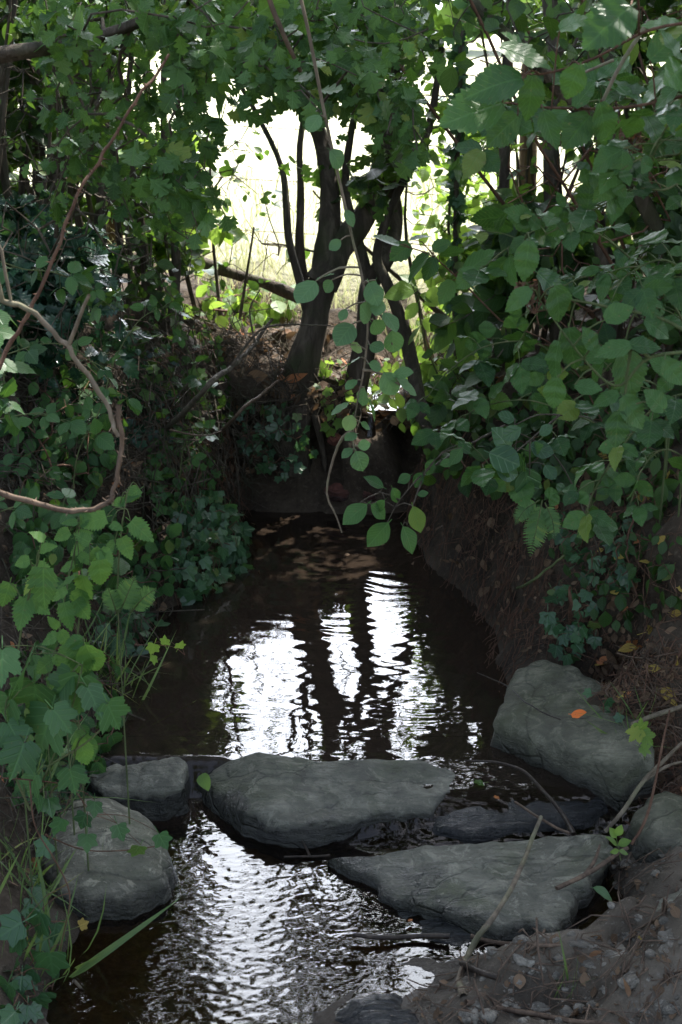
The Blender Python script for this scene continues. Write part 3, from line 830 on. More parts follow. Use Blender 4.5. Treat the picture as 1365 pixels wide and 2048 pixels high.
haw_t = [0, .08, .20, .30, .37, .50, .58, .66, .76, .83, .90, .96, 1.0]
haw_w = [0, .05, .16, .42, .20, .47, .43, .20, .36, .30, .14, .12, 0]
haw_f = [0, 0, .0, .07, .02, .06, .08, .01, .06, .07, .02, .02, 0]
TPL = {
    'small': T_strip(*ovate(5, 0.33, 0.45), fold=0.2, petiole=0.12),
    'oval': T_strip(*ovate(8, 0.33, 0.48), fold=0.16, curl=-0.16, petiole=0.14, wob=0.05),
    'round': T_strip(*ovate(8, 0.42, 0.50, 0.4, 0.7), fold=0.10, curl=-0.10, petiole=0.16, wob=0.06),
    'bramble': T_serrate(11, 0.39, 0.42, 0.09, 0.5, fold=0.13, curl=-0.16, petiole=0.10, wob=0.09),
    'bramble_low': T_serrate(5, 0.38, 0.42, 0.10, 0.4, fold=0.14, curl=-0.14, petiole=0.10),
    'nettle': T_serrate(9, 0.40, 0.28, 0.17, 0.9, fold=0.15, curl=-0.22, petiole=0.22, wob=0.10),
    'holly': T_strip([0, .1, .22, .30, .42, .50, .62, .70, .82, .9, 1.05], [0, .12, .36, .20, .40, .22, .36, .17, .24, .08, 0], fold=0.35, curl=-0.1, petiole=0.06),
    'haw': T_strip(haw_t, haw_w, fwd=haw_f, fold=0.12, curl=-0.12, petiole=0.28),
    'maple': T_fan([(0, .68), (9, .50), (17, .40), (26, .30), (36, .42), (46, .55), (56, .60), (66, .46), (78, .31), (92, .36), (106, .44), (118, .38), (135, .27), (158, .30), (180, .22)], (0, .30), petiole=0.40),
    'hop': T_fan([(0, .72), (5, .60), (9, .61), (15, .48), (20, .49), (27, .36), (34, .43), (39, .53), (45, .52), (50, .64), (57, .56), (62, .58), (70, .47), (76, .48), (86, .38), (97, .46), (104, .44), (112, .49), (124, .44), (140, .40), (160, .36), (180, .22)], (0, .32), petiole=0.3),
    'ivy': T_fan([(0, .62), (14, .48), (30, .37), (46, .45), (57, .50), (68, .42), (84, .33), (102, .38), (116, .40), (140, .30), (180, .18)], (0, .26), fold=0.08, petiole=0.35),
    'blade': T_strip([0, .25, .5, .75, 1], [0.012, .016, .015, .010, 0], fold=0.5, curl=-0.45),
    'pinna': T_serrate(5, 0.17, 0.2, 0.35, 0.3, fold=0.05, curl=-0.05),
}

def leaves_mesh(name, tpl, P, D, Nv, S, m, curl=0.25, wid=0.15):
    """one mesh of many leaves: at P, pointing along D, facing Nv, S long"""
    tv, tuv, tf = TPL[tpl] if isinstance(tpl, str) else tpl
    n, k = len(P), len(tv)
    D = D / (np.linalg.norm(D, axis=1, keepdims=True) + 1e-9)
    X = np.cross(D, Nv)
    X /= np.linalg.norm(X, axis=1, keepdims=True) + 1e-9
    Z = np.cross(X, D)
    c = rng.normal(0, curl, n)
    tw = rng.normal(0, 0.25, n)
    wf = 1 + rng.normal(0, wid, n)
    y = tv[None, :, 1]
    x = tv[None, :, 0] * wf[:, None]
    z = tv[None, :, 2] + c[:, None] * y * y + tw[:, None] * x * y
    V = P[:, None, :] + S[:, None, None] * (x[..., None] * X[:, None] + y[..., None] * D[:, None] + z[..., None] * Z[:, None])
    off = np.arange(n)[:, None, None] * k
    F = [(f[None] + off).reshape(-1, f.shape[1]) for f in tf if len(f)]
    return build_mesh(name, V.reshape(-1, 3), F, m, np.tile(tuv, (n, 1)), np.repeat(rng.random(n), k))

# ------------------------------------------------------------------ branching plants
def smooth_line(pts, n=None, per=0.06):
    """Catmull-Rom through 3-d points"""
    P = np.array(pts, float)
    if len(P) < 2:
        return P
    ln = np.linalg.norm(np.diff(P, axis=0), axis=1).sum()
    n = n or max(4, int(ln / per))
    Q = np.vstack([2 * P[0] - P[1], P, 2 * P[-1] - P[-2]])
    out = []
    for t in np.linspace(0, len(P) - 1 - 1e-9, n):
        i = int(t)
        f = t - i
        a, b, c, d = Q[i], Q[i + 1], Q[i + 2], Q[i + 3]
        out.append(0.5 * (2 * b + (c - a) * f + (2 * a - 5 * b + 4 * c - d) * f * f + (3 * b - a - 3 * c + d) * f ** 3))
    return np.array(out)

def grow(trunks, tips, r_tip=0.0016, power=2.4, wander=0.12, reach=0.35):
    """trunks: [(line, r0, r1)]; tips: points the branches must reach. Returns chains, radii, and for each tip (its point, its direction)"""
    P, par, rad = [], [], []
    for tr in trunks:
        line, r0, r1 = tr[:3]
        for k, p in enumerate(line):
            P.append(p)
            par.append(len(P) - 2 if k else -1)
            rad.append(r0 + (r1 - r0) * (k / max(1, len(line) - 1)) ** 0.55)
    nT = len(P)
    cap = nT + len(tips) * 6
    A = np.zeros((cap, 3))
    A[:nT] = P
    dl = np.zeros(cap)
    cnt = nT
    order = np.argsort([np.min(((A[:nT] - t) ** 2).sum(1)) for t in tips]) if len(tips) else []
    ends = []
    for ti in order:
        t = tips[ti]
        d = np.sqrt(((A[:cnt] - t) ** 2).sum(1))
        j = int(np.argmin(d + reach * dl[:cnt]))
        p0, L = A[j], d[j]
        m_ = max(2, min(6, int(L / 0.07) + 1))
        w = rng.normal(0, wander * L, 3)
        prev = j
        for k in range(1, m_ + 1):
            f = k / m_
            p = p0 + (t - p0) * f + w * math.sin(math.pi * f) + np.array([0, 0, 0.10 * L * math.sin(math.pi * f)])
            A[cnt] = p
            par.append(prev)
            dl[cnt] = dl[prev] + L / m_
            prev = cnt
            cnt += 1
        ends.append((ti, prev))
    n = cnt
    par = np.array(par)
    r = np.zeros(n)
    leafy = np.ones(n, bool)
    leafy[par[par >= 0]] = False
    acc = np.zeros(n)
    acc[leafy] = r_tip ** power
    for i in range(n - 1, -1, -1):
        if par[i] >= 0:
            acc[par[i]] += acc[i] * 1.01
    r = acc ** (1 / power)
    r[:nT] = np.maximum(np.array(rad), np.minimum(r[:nT], np.array(rad) * 1.15))
    best = {}
    for i in range(n):
        p = par[i]
        if p >= 0 and (p not in best or (p < nT and i < nT) or (not (p < nT and best[p] < nT) and r[i] > r[best[p]])):
            best[p] = i
    chains, radii = [], []
    for i in range(n):
        p = par[i]
        if p < 0 or best.get(p) != i:
            c, q = ([A[p]], [min(r[p], r[i] * 1.2)]) if p >= 0 else ([], [])
            j = i
            while True:
                c.append(A[j]); q.append(r[j])
                if j not in best:
                    break
                j = best[j]
            if len(c) > 1:
                chains.append(np.array(c)); radii.append(np.array(q))
    E = np.zeros((len(tips), 3))
    ED = np.zeros((len(tips), 3))
    for ti, k in ends:
        E[ti] = A[k]
        ED[ti] = A[k] - A[par[k]]
    ED /= np.linalg.norm(ED, axis=1, keepdims=True) + 1e-9
    return chains, radii, E, ED

def shoots(E, ED, k, size, var=0.3, spread=0.10, droop=0.25, up=1.0, face=(0, -0.35, 0), nrand=0.55, out=0.9):
    """k leaves round the end of each twig"""
    n = len(E)
    i = np.repeat(np.arange(n), k)
    t = np.tile((np.arange(k) + 0.3) / k, n) + rng.normal(0, 0.08, n * k)
    back = ED[i] * (-(1 - t) * spread)[:, None]
    P = E[i] + back + rng.normal(0, 0.012, (n * k, 3))
    rd = rng.normal(0, 1, (n * k, 3))
    rd -= (rd * ED[i]).sum(1, keepdims=True) * ED[i] * 0.6
    rd /= np.linalg.norm(rd, axis=1, keepdims=True)
    D = ED[i] * 0.55 + out * rd + np.array([0, 0, -droop])
    Nv = np.array([0, 0, up]) + np.array(face) + rng.normal(0, nrand, (n * k, 3))
    S = size * np.exp(rng.normal(0, var, n * k) - 0.5 * var * var)
    return P, D, Nv, S

# openings in the hedge through which the field shows (pixels)
GAPS = [(np.array([(398, 212), (480, 200), (560, 220), (572, 300), (560, 330), (588, 420), (598, 560), (585, 640), (520, 655), (420, 610), (392, 500), (384, 380), (385, 290)]), 0.04),
        (np.array([(610, 300), (660, 270), (700, 330), (690, 470), (640, 520), (610, 440)]), 0.35),
        (np.array([(690, 230), (830, 190), (1000, 200), (1005, 300), (985, 460), (900, 500), (860, 560), (800, 540), (770, 400), (720, 300)]), 0.32),
        (np.array([(790, 0), (1000, 0), (1010, 130), (990, 200), (850, 190), (800, 120)]), 0.38),
        (np.array([(185, 130), (255, 120), (265, 205), (200, 215)]), 0.15),
        (np.array([(680, 560), (860, 500), (900, 640), (860, 720), (700, 690)]), 0.25),
        (np.array([(330, 30), (440, 20), (430, 110), (350, 120)]), 0.4),
        (np.array([(560, 90), (700, 60), (760, 150), (640, 180)]), 0.4)]

_gr = np.random.default_rng(5)
for _i in range(30):                                  # small chinks of light
    _cx, _cy, _r = _gr.uniform(60, 1150), _gr.uniform(-10, 330), _gr.uniform(24, 42)
    _a = np.linspace(0, 2 * math.pi, 9)[:-1]
    GAPS.append((np.column_stack([_cx + _r * np.cos(_a) * 1.2, _cy + _r * np.sin(_a)]), 0.08))

def inside(poly, x, y):
    r = np.zeros(x.shape, bool)
    n = len(poly)
    for i in range(n):
        x1, y1 = poly[i]
        x2, y2 = poly[(i + 1) % n]
        c = (y1 > y) != (y2 > y)
        with np.errstate(divide='ignore', invalid='ignore'):
            r ^= c & (x < (x2 - x1) * (y - y1) / (y2 - y1 + 1e-12) + x1)
    return r

def clear_gaps(P, strength=1.0):
    """thin out what would close the openings; the hedge stays open there too where the pool mirrors it"""
    x, y = project(P)
    keep = np.ones(len(P), bool)
    u = rng.random(len(P))
    for poly, p in GAPS:
        keep &= ~(inside(poly, x, y) & (u > p + (1 - strength)))
    return P[keep]

def ellipsoid(c, r, n, shell=0.3):
    d = rng.normal(0, 1, (n, 3))
    d /= np.linalg.norm(d, axis=1, keepdims=True)
    q = (shell + (1 - shell) * rng.random(n)) ** (1 / 2.2)
    return np.array(c) + d * q[:, None] * np.array(r)

def clumped(P, n_clump, spread, n):
    """n points gathered in clumps about some of P"""
    c = P[rng.choice(len(P), min(n_clump, len(P)), replace=False)]
    return c[rng.integers(0, len(c), n)] + rng.normal(0, spread, (n, 3)) * np.array([1, 1, 0.8])

def above_ground(P, h=0.05):
    return P[P[:, 2] > H(P[:, 0], P[:, 1]) + h]

def plant(name, label, cat, base, trunks, tips, tpl, lm, sm_, k, size, group=None, trunk_part='trunk', leaf_part='crown', sides=6, r_tip=0.0016, leafless=0.0, power=2.4, wander=0.12, reach=0.35, **sh):
    """a tree, shrub or bush: an Empty with its wood and its leaves"""
    t = thing(name, label, cat, base, group)
    b = np.array(base, float)
    chains, radii, E, ED = grow(trunks, tips, r_tip, power, wander, reach)
    thick = [i for i in range(len(chains)) if radii[i].max() > 0.012]
    thin = [i for i in range(len(chains)) if radii[i].max() <= 0.012]
    Vs, Fs, Us, off = [], [], [], 0
    for idx, sd in ((thick, 20), (thin, sides)):
        if idx:
            V, F, U = tubes([chains[i] for i in idx], [radii[i] for i in idx], sd, 0.22 if sd > 12 else 0.0)
            Vs.append(V); Fs.append(F[0] + off); Us.append(U); off += len(V)
    link(trunk_part, build_mesh(trunk_part, np.concatenate(Vs) - b, [np.concatenate(Fs)], sm_, np.concatenate(Us)), t)
    if len(tips):
        sel = rng.random(len(E)) >= leafless
        if sel.any():
            P, D, Nv, S = shoots(E[sel], ED[sel], k, size, **sh)
            link(leaf_part, leaves_mesh(leaf_part, tpl, P - b, D, Nv, S, lm), t)
    return t

def trunk_px(pts, per=0.05, knob=0.0):
    """[(px, py, Y)] -> a smooth line in space"""
    L = smooth_line([at(*p) for p in pts], None, per)
    if knob:
        s = np.arange(len(L)) * per
        L = L + knob * np.stack([vnoise(s * 3, L[0, 0] * 7, 1), vnoise(s * 3, L[0, 0] * 7, 5), 0 * s], -1)
    return L

def tips_px(poly, Y, n, jit=0.0):
    """n points scattered over a pixel polygon at depths Y = (near, far)"""
    poly = np.array(poly, float)
    lo, hi = poly.min(0), poly.max(0)
    out = np.zeros((0, 2))
    while len(out) < n:
        q = lo + (hi - lo) * rng.random((n * 2, 2))
        out = np.vstack([out, q[inside(poly, q[:, 0], q[:, 1])]])
    q = out[:n]
    return at(q[:, 0], q[:, 1], Y[0] + (Y[1] - Y[0]) * rng.random(n))
# ------------------------------------------------------------------ trees and hedge
def gp(px, py):
    return ground(px, py)[0]

def post_line(x, y, top, r0, r1, lean=(0, 0), wig=0.03, seed=0):
    z0 = float(H(x, y)) - 0.1
    n = max(6, int((top - z0) / 0.08))
    z = np.linspace(z0, top, n)
    f = (z - z0) / (top - z0)
    L = np.column_stack([x + lean[0] * f + wig * vnoise(z * 2.2, 0 * z, seed), y + lean[1] * f + wig * vnoise(z * 2.2, 0 * z + 5, seed), z])
    return (L, r0, r1)

def kink(L, a, seed):
    s = np.arange(len(L)) * 0.05
    return L + a * np.stack([vnoise(s * 4, 0 * s, seed), vnoise(s * 4, 0 * s + 9, seed), 0.3 * vnoise(s * 4, 0 * s + 4, seed)], -1)

# the leaning tree on the left bank whose stems stand dark against the field
T1 = kink(trunk_px([(575, 930, 5.14), (580, 850, 5.10), (598, 770, 5.11), (618, 680, 5.12), (632, 600, 5.14), (648, 530, 5.16), (662, 470, 5.18), (664, 400, 5.21), (655, 330, 5.26), (640, 270, 5.31), (600, 190, 5.36), (580, 60, 5.46), (590, -200, 5.66), (640, -600, 5.86)]), 0.012, 1)
T2 = kink(trunk_px([(640, 570, 5.14), (690, 490, 5.18), (733, 430, 5.24), (762, 350, 5.26), (786, 270, 5.26), (792, 150, 5.36), (776, 0, 5.46), (800, -300, 5.66), (860, -700, 5.86)]), 0.012, 2)
T3 = kink(trunk_px([(622, 640, 5.12), (600, 560, 5.16), (578, 480, 5.21), (570, 405, 5.26), (560, 330, 5.31), (520, 240, 5.36), (470, 150, 5.36)]), 0.006, 3)
T4 = kink(trunk_px([(628, 640, 5.16), (604, 520, 5.26), (602, 400, 5.31), (600, 300, 5.36), (610, 180, 5.46), (560, 40, 5.56)]), 0.006, 4)
ROOTS = [(kink(trunk_px(p), 0.01, 60 + i), r, 0.006) for i, (p, r) in enumerate([
    ([(590, 800, 5.06), (560, 850, 5.02), (500, 880, 4.98), (440, 850, 4.96), (380, 830, 4.96)], 0.03),
    ([(610, 790, 5.06), (634, 850, 5.06), (650, 930, 5.10), (648, 1010, 5.14), (644, 1060, 5.18)], 0.018)])]
tips = np.vstack([ellipsoid((0.45, 6.0, 4.6), (1.6, 1.6, 1.4), 380), tips_px([(500, -150), (900, -150), (880, 120), (700, 200), (540, 150)], (4.6, 5.6), 90), tips_px([(600, 330), (850, 300), (860, 460), (720, 480), (620, 420)], (4.8, 5.4), 14)])
plant('leaning_tree', "dark furrowed tree leaning from left bank, its stems forking against the bright field", 'tree', (T1[0][0], T1[0][1], float(H(T1[0][0], T1[0][1]))),
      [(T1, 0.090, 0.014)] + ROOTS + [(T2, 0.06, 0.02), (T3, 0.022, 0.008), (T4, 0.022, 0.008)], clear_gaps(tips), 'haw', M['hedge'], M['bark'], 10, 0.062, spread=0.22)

B1 = kink(trunk_px([(708, 900, 5.15), (712, 790, 5.15), (726, 690, 5.15), (738, 600, 5.18), (752, 540, 5.2), (775, 480, 5.25), (784, 400, 5.3), (770, 300, 5.3), (740, 180, 5.3), (730, 0, 5.3), (700, -400, 5.5)]), 0.014, 6)
B2 = kink(trunk_px([(742, 590, 5.18), (725, 520, 5.2), (700, 440, 5.2), (690, 360, 5.25), (705, 250, 5.3)]), 0.01, 7)
plant('dark_tree', "dark ivy-scarred tree standing just behind the leaning one, over the trickle", 'tree', (B1[0][0], B1[0][1], float(H(B1[0][0], B1[0][1]))),
      [(B1, 0.055, 0.02), (B2, 0.03, 0.012)], clear_gaps(np.vstack([ellipsoid((-0.1, 5.7, 3.4), (1.0, 0.7, 0.9), 90), tips_px([(640, 80), (880, 60), (860, 260), (700, 300)], (5.1, 5.7), 50)])), 'small', M['hedge'], M['bark'], 8, 0.055, spread=0.2)
B3 = kink(trunk_px([(880, 960, 4.72), (862, 880, 4.75), (838, 800, 4.85), (818, 710, 4.95), (802, 640, 5.0), (775, 560, 5.05), (760, 500, 5.1), (800, 380, 5.15), (850, 280, 5.2), (880, 100, 5.3)]), 0.01, 8)
plant('crooked_tree', "slim crooked tree rooted on right bank, bending left towards the two trunks", 'tree', (B3[0][0], B3[0][1], float(H(B3[0][0], B3[0][1]))),
      [(B3, 0.036, 0.012)], clear_gaps(tips_px([(780, 60), (1010, 40), (1000, 320), (860, 420), (780, 300)], (4.9, 5.6), 60)), 'small', M['hedge'], M['bark'], 6, 0.05, spread=0.2)

# hawthorn with lobed leaves reaching over the pool from the left bank
hx, hy = -1.32, 3.45
W1 = smooth_line([(hx, hy, float(H(hx, hy)) - .1), (-1.28, 3.42, 1.3), (-1.15, 3.4, 1.8), (-0.85, 3.35, 2.15), (-0.4, 3.35, 2.3), (0.1, 3.4, 2.32), (0.5, 3.5, 2.2)])
W2 = smooth_line([at(-260, 160, 3.05), at(0, 108, 3.05), at(110, 92, 3.1), at(200, 72, 3.2), at(330, 20, 3.3), at(420, -60, 3.4)])
W3 = smooth_line([W1[14], (-1.0, 3.5, 2.0), (-0.75, 3.7, 2.1), (-0.3, 3.9, 2.15)])
tp = np.vstack([tips_px([(60, -20), (860, -20), (880, 110), (840, 250), (690, 250), (580, 215), (480, 170), (400, 190), (380, 300), (250, 280), (120, 200), (40, 60)], (2.9, 4.2), 330),
                tips_px([(560, 180), (840, 200), (850, 300), (790, 330), (700, 240), (600, 230)], (2.9, 3.6), 26),
                tips_px([(300, 270), (410, 270), (470, 420), (450, 470), (380, 470), (310, 420)], (2.9, 3.6), 30),
                tips_px([(100, 200), (330, 260), (340, 480), (200, 500), (90, 420)], (3.1, 4.0), 55)])
tp2 = tips_px([(0, -700), (500, -600), (560, -60), (0, -60)], (3.0, 3.8), 30)
gpx, gpy = project(tp)
ok_ = ~inside(np.array([(408, 225), (560, 232), (570, 300), (590, 420), (598, 560), (400, 560), (470, 430), (420, 320)]), gpx, gpy) & ~(inside(np.array([(190, 120), (260, 120), (260, 205), (195, 210)]), gpx, gpy) & (rng.random(len(tp)) < .7))
ok_ &= ~((gpx < 340) & (gpy > 100) & (rng.random(len(tp)) < .5))
for poly_, p_ in GAPS[-30:]:
    ok_ &= ~(inside(poly_, gpx, gpy) & (rng.random(len(tp)) > .3))
plant('hawthorn', "hawthorn with lobed green leaves hanging over the pool from left bank", 'tree', (hx, hy, float(H(hx, hy))),
      [(W1, 0.05, 0.012), (W2, 0.024, 0.008), (W3, 0.022, 0.008)], np.vstack([tp[ok_], tp2]), 'haw', M['maple'], M['stem'], 9, 0.037, spread=0.16, up=0.7, face=(0, -0.6, 0), nrand=0.5, droop=0.35, reach=0.5)

def bush(name, label, x, y, stems, c, r, n, tpl, lm, k, size, group, top=3.0, extra=None, leafless=0.1, sm_='stem', r0=0.016, cat='shrub', wig=0.06, lean=0.5, **kw):
    tr = []
    for i in range(stems):
        sx, sy = x + rng.normal(0, 0.16), y + rng.normal(0, 0.13)
        tr.append(post_line(sx, sy, top * (0.75 + 0.3 * rng.random()), r0 * (0.6 + 0.8 * rng.random()), 0.004, (rng.normal(0, lean * .5), rng.normal(0, lean * .4)), wig, int(rng.integers(0, 999))))
    t = ellipsoid(c, r, int(n * 3.2), 0.1)
    if extra is not None:
        t = np.vstack([t, extra])
    t = above_ground(t, 0.03)
    if 'criss' not in label:
        t = clear_gaps(t)
    return plant(name, label, cat, (x, y, float(H(x, y))), tr, t, tpl, M[lm], M[sm_], k, size, group, 'stems', 'foliage', 5, leafless=leafless, **kw)

G_L, G_R = "shrubs crowding the left bank", "shrubs crowding the right bank"
# left: tall thin stems with dark leaves
bush('hazel_shrub', "many-stemmed shrub left of the opening, with thin upright brown stems", -0.84, 5.15, 15, (-0.85, 5.2, 2.2), (0.35, 0.4, 1.0), 90, 'small', 'hedge', 7, 0.055, G_L, 3.2, tips_px([(250, 380), (390, 400), (390, 640), (260, 640)], (4.7, 5.3), 26), lean=.15)
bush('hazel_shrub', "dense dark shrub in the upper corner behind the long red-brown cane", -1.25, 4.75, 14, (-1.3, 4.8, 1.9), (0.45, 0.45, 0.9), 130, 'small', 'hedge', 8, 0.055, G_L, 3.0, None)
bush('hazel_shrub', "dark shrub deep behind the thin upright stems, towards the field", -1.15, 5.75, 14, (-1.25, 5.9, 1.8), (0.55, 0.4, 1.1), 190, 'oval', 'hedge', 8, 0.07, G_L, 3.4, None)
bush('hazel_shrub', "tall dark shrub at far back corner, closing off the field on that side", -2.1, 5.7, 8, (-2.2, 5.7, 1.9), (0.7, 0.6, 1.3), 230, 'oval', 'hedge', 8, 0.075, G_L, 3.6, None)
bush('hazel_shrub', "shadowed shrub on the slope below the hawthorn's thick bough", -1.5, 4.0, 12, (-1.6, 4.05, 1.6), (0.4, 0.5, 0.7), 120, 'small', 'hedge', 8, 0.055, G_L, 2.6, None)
bush('holly_bush', "dark glossy holly low on left bank below the thin stems", -0.98, 4.2, 5, (-0.95, 4.15, 1.0), (0.28, 0.28, 0.25), 90, 'holly', 'holly', 7, 0.05, None, 1.2, tips_px([(0, 560), (230, 560), (300, 760), (60, 780)], (3.7, 4.3), 40), cat='bush')
bush('hedge_bush', "low leafy bush beside the opening, with pale green backlit leaves", -0.62, 5.45, 5, (-0.68, 5.45, 1.12), (0.16, 0.2, 0.3), 46, 'oval', 'sunlit_green', 6, 0.075, None, 1.3, tips_px([(350, 440), (470, 450), (440, 560), (350, 640)], (5.1, 5.5), 16), cat='bush', lean=.12)
# right: trunks with thick undergrowth
for i, (pts, r0, lab, c, r, n, tpl, sz) in enumerate([
    ([(1030, 790, 4.9), (1024, 680, 4.9), (1018, 560, 4.92), (1012, 440, 4.95), (1006, 310, 5.0), (1015, 150, 5.1), (1040, -200, 5.2), (1040, -600, 5.3)], 0.034, "straight reddish-brown trunk at right edge of the bright opening", (0.85, 5.2, 3.4), (0.8, 0.8, 1.3), 170, 'oval', 0.075),
    ([(1120, 760, 4.5), (1118, 620, 4.5), (1110, 480, 4.55), (1104, 330, 4.6), (1110, 150, 4.7), (1090, -200, 4.8), (1150, -700, 4.9)], 0.06, "thick dark trunk deep in the thicket on right bank", (1.2, 4.8, 3.6), (1.0, 0.9, 1.3), 260, 'oval', 0.08),
    ([(1215, 760, 4.2), (1220, 600, 4.2), (1200, 400, 4.25), (1215, 200, 4.3), (1230, -150, 4.4), (1300, -800, 4.6)], 0.04, "slender dark trunk farthest right, half hidden by bramble leaves", (1.7, 4.2, 3.4), (1.0, 0.9, 1.4), 240, 'oval', 0.08)]):
    L = kink(trunk_px(pts), 0.01, 40 + i)
    base = (L[0][0], L[0][1], float(H(L[0][0], L[0][1])))
    L[0][2] = min(L[0][2], base[2] - 0.1)
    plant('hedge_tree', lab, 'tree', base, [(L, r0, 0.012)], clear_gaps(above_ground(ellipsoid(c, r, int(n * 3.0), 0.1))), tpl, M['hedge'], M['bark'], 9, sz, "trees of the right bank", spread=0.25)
L = kink(trunk_px([(1350, 520, 3.9), (1230, 300, 3.8), (1120, 185, 3.75), (1050, 105, 3.7), (985, 50, 3.7), (945, 0, 3.7), (900, -120, 3.8)]), 0.01, 77)
Lb = smooth_line([(1.15, 3.95, float(H(1.15, 3.95)) - .1), (1.12, 3.95, 0.9), L[0]])
plant('elder_tree', "bough of a twiggy tree slanting across the upper right from the thicket", 'tree', (1.15, 3.95, float(H(1.15, 3.95))),
      [(np.vstack([Lb[:-1], L]), 0.034, 0.012)], clear_gaps(tips_px([(780, -40), (1250, -40), (1260, 300), (1100, 330), (1000, 200), (820, 130)], (3.4, 4.3), 120)), 'small', M['hedge'], M['bark'], 5, 0.045, leafless=0.45, spread=0.12, wander=0.2)
bush('privet_bush', "twiggy half-bare bush whose fine twigs cross the bright upper opening", 0.75, 5.5, 7, (0.55, 5.5, 1.75), (0.4, 0.3, 0.4), 40, 'small', 'hedge', 4, 0.04, G_R, 2.2,
     tips_px([(760, 0), (1010, 0), (1010, 230), (860, 260), (770, 150)], (5.1, 5.7), 120), leafless=0.7, wander=0.22, r0=0.01)
bush('privet_bush', "small-leaved bush lit from behind, between crooked tree and reddish trunk", 0.55, 5.45, 6, (0.5, 5.45, 1.05), (0.2, 0.2, 0.3), 40, 'small', 'sunlit_green', 6, 0.05, G_R, 1.4,
     tips_px([(850, 300), (1000, 300), (1010, 620), (820, 660)], (5.3, 6.0), 130), leafless=0.1)
bush('privet_bush', "dense dark bush behind the thick trunk of the right bank", 1.25, 5.6, 8, (1.25, 5.6, 1.7), (0.55, 0.5, 1.0), 200, 'small', 'hedge', 8, 0.06, G_R, 3.0)
bush('privet_bush', "dark bush filling the right side behind the bramble leaves", 1.7, 4.6, 8, (1.6, 4.6, 1.5), (0.55, 0.6, 0.9), 190, 'small', 'hedge', 8, 0.06, G_R, 2.8)
bush('privet_bush', "tall dark bush at far right back, shutting out the field", 2.3, 5.8, 8, (2.3, 5.8, 1.9), (0.8, 0.6, 1.3), 240, 'oval', 'hedge', 8, 0.075, G_R, 3.4)
bush('privet_bush', "leafy dark bush on the slope under the red fruit stalks", 1.1, 4.05, 6, (1.08, 4.0, 1.15), (0.3, 0.35, 0.5), 110, 'small', 'hedge', 7, 0.05, G_R, 1.9)
bush('sapling', "young sapling with broad leaves at the top of right bank", 0.62, 4.55, 3, (0.60, 4.5, 0.98), (0.22, 0.25, 0.22), 40, 'oval', 'hedge', 5, 0.075, None, 1.2, tips_px([(830, 600), (1010, 560), (1040, 780), (900, 860), (840, 760)], (4.2, 4.9), 34), cat='sapling')
bush('thorn_thicket', "tangle of grey leafless twigs in the dark of the left bank", -1.1, 4.3, 10, (-1.1, 4.4, 1.5), (.4, .4, .5), 40, 'small', 'hedge', 4, .035, None, 2.2,
     tips_px([(0, 120), (300, 160), (390, 420), (390, 660), (200, 720), (0, 700)], (3.5, 4.9), 260), leafless=.8, wander=.25, r0=.008, lean=.8, cat='thicket', reach=.2)
bush('thorn_thicket', "tangle of fine brown twigs among the trunks of the right bank", 1.15, 4.35, 10, (1.15, 4.4, 1.5), (.4, .4, .5), 40, 'small', 'hedge', 4, .035, None, 2.2,
     tips_px([(1010, 250), (1365, 200), (1365, 720), (1180, 760), (1020, 700)], (3.6, 4.8), 220), leafless=.75, wander=.25, r0=.008, lean=.8, cat='thicket', sm_='redstem', reach=.2)
bush('thorn_thicket', "thin bare twigs criss-crossing the bright opening left of the leaning tree", -0.42, 5.6, 2, (-.4, 5.6, 1.3), (.1, .1, .2), 6, 'small', 'hedge', 4, .04, None, 1.5,
     tips_px([(400, 240), (580, 240), (590, 560), (420, 600)], (5.3, 5.8), 46), leafless=.6, wander=.3, r0=.005, lean=.3, cat='thicket', reach=.2)
# ivy-wrapped pendant stem
iv = smooth_line([at(925, 60, 4.7), at(920, 160, 4.7), at(915, 300, 4.7), at(912, 470, 4.72), at(910, 620, 4.75), at(915, 760, 4.78)])
k_ = rng.integers(0, len(iv), 170)
t = thing('ivy_column', "ivy-wrapped stem hanging as a dark column against the bright opening", 'ivy', tuple(iv[-1]))
V, F, U = tubes([iv], [np.full(len(iv), 0.009)], 8)
link('stem', build_mesh('stem', V - iv[-1], F, M['bark'], U), t)
P = iv[k_] + rng.normal(0, 0.010, (len(k_), 3))
D = rng.normal(0, 0.6, (len(k_), 3)) + np.array([0, 0, -0.7])
link('leaves', leaves_mesh('leaves', 'ivy', P - iv[-1], D, rng.normal(0, 0.6, (len(k_), 3)) + np.array([0, -0.7, 0.2]), rng.uniform(.035, .06, len(k_)), M['ivy']), t)

# tall trees of the hedge whose crowns shade the stream from above; the unseen pair beside the viewer is added to block sky
for x, y, c, r, n, lab in [(2.6, 5.2, (2.1, 5.0, 4.6), (1.5, 1.5, 1.5), 190, "tall hedge tree behind the right thicket, its crown above the stream"),
                           (3.2, 3.2, (2.7, 3.2, 3.9), (1.2, 1.4, 1.3), 150, "tall tree on right bank beside the bramble, its crown overhead"),
                           (3.4, 1.0, (2.7, 1.2, 3.6), (1.3, 1.5, 1.2), 240, "tall unseen tree added to the right of the viewer, its crown blocking the sky"),
                           (-3.2, 1.8, (-2.5, 2.6, 3.9), (1.0, 1.3, 1.0), 130, "tall unseen tree added to the left of the nettles, its crown blocking the sky"),
                           (-2.4, 4.6, (-2.3, 4.6, 3.6), (0.9, 1.0, 1.0), 120, "tall tree behind the shrubs of the left bank")]:
    plant('hedge_tree', lab, 'tree', (x, y, float(H(x, y))), [post_line(x, y, c[2] + r[2] * .6, 0.09, 0.02, (c[0] - x, c[1] - y), 0.08, int(x * 10))], ellipsoid(c, r, n, 0.05), 'oval', M['hedge'], M['bark'], 9, 0.12, "tall hedge trees", spread=0.35)

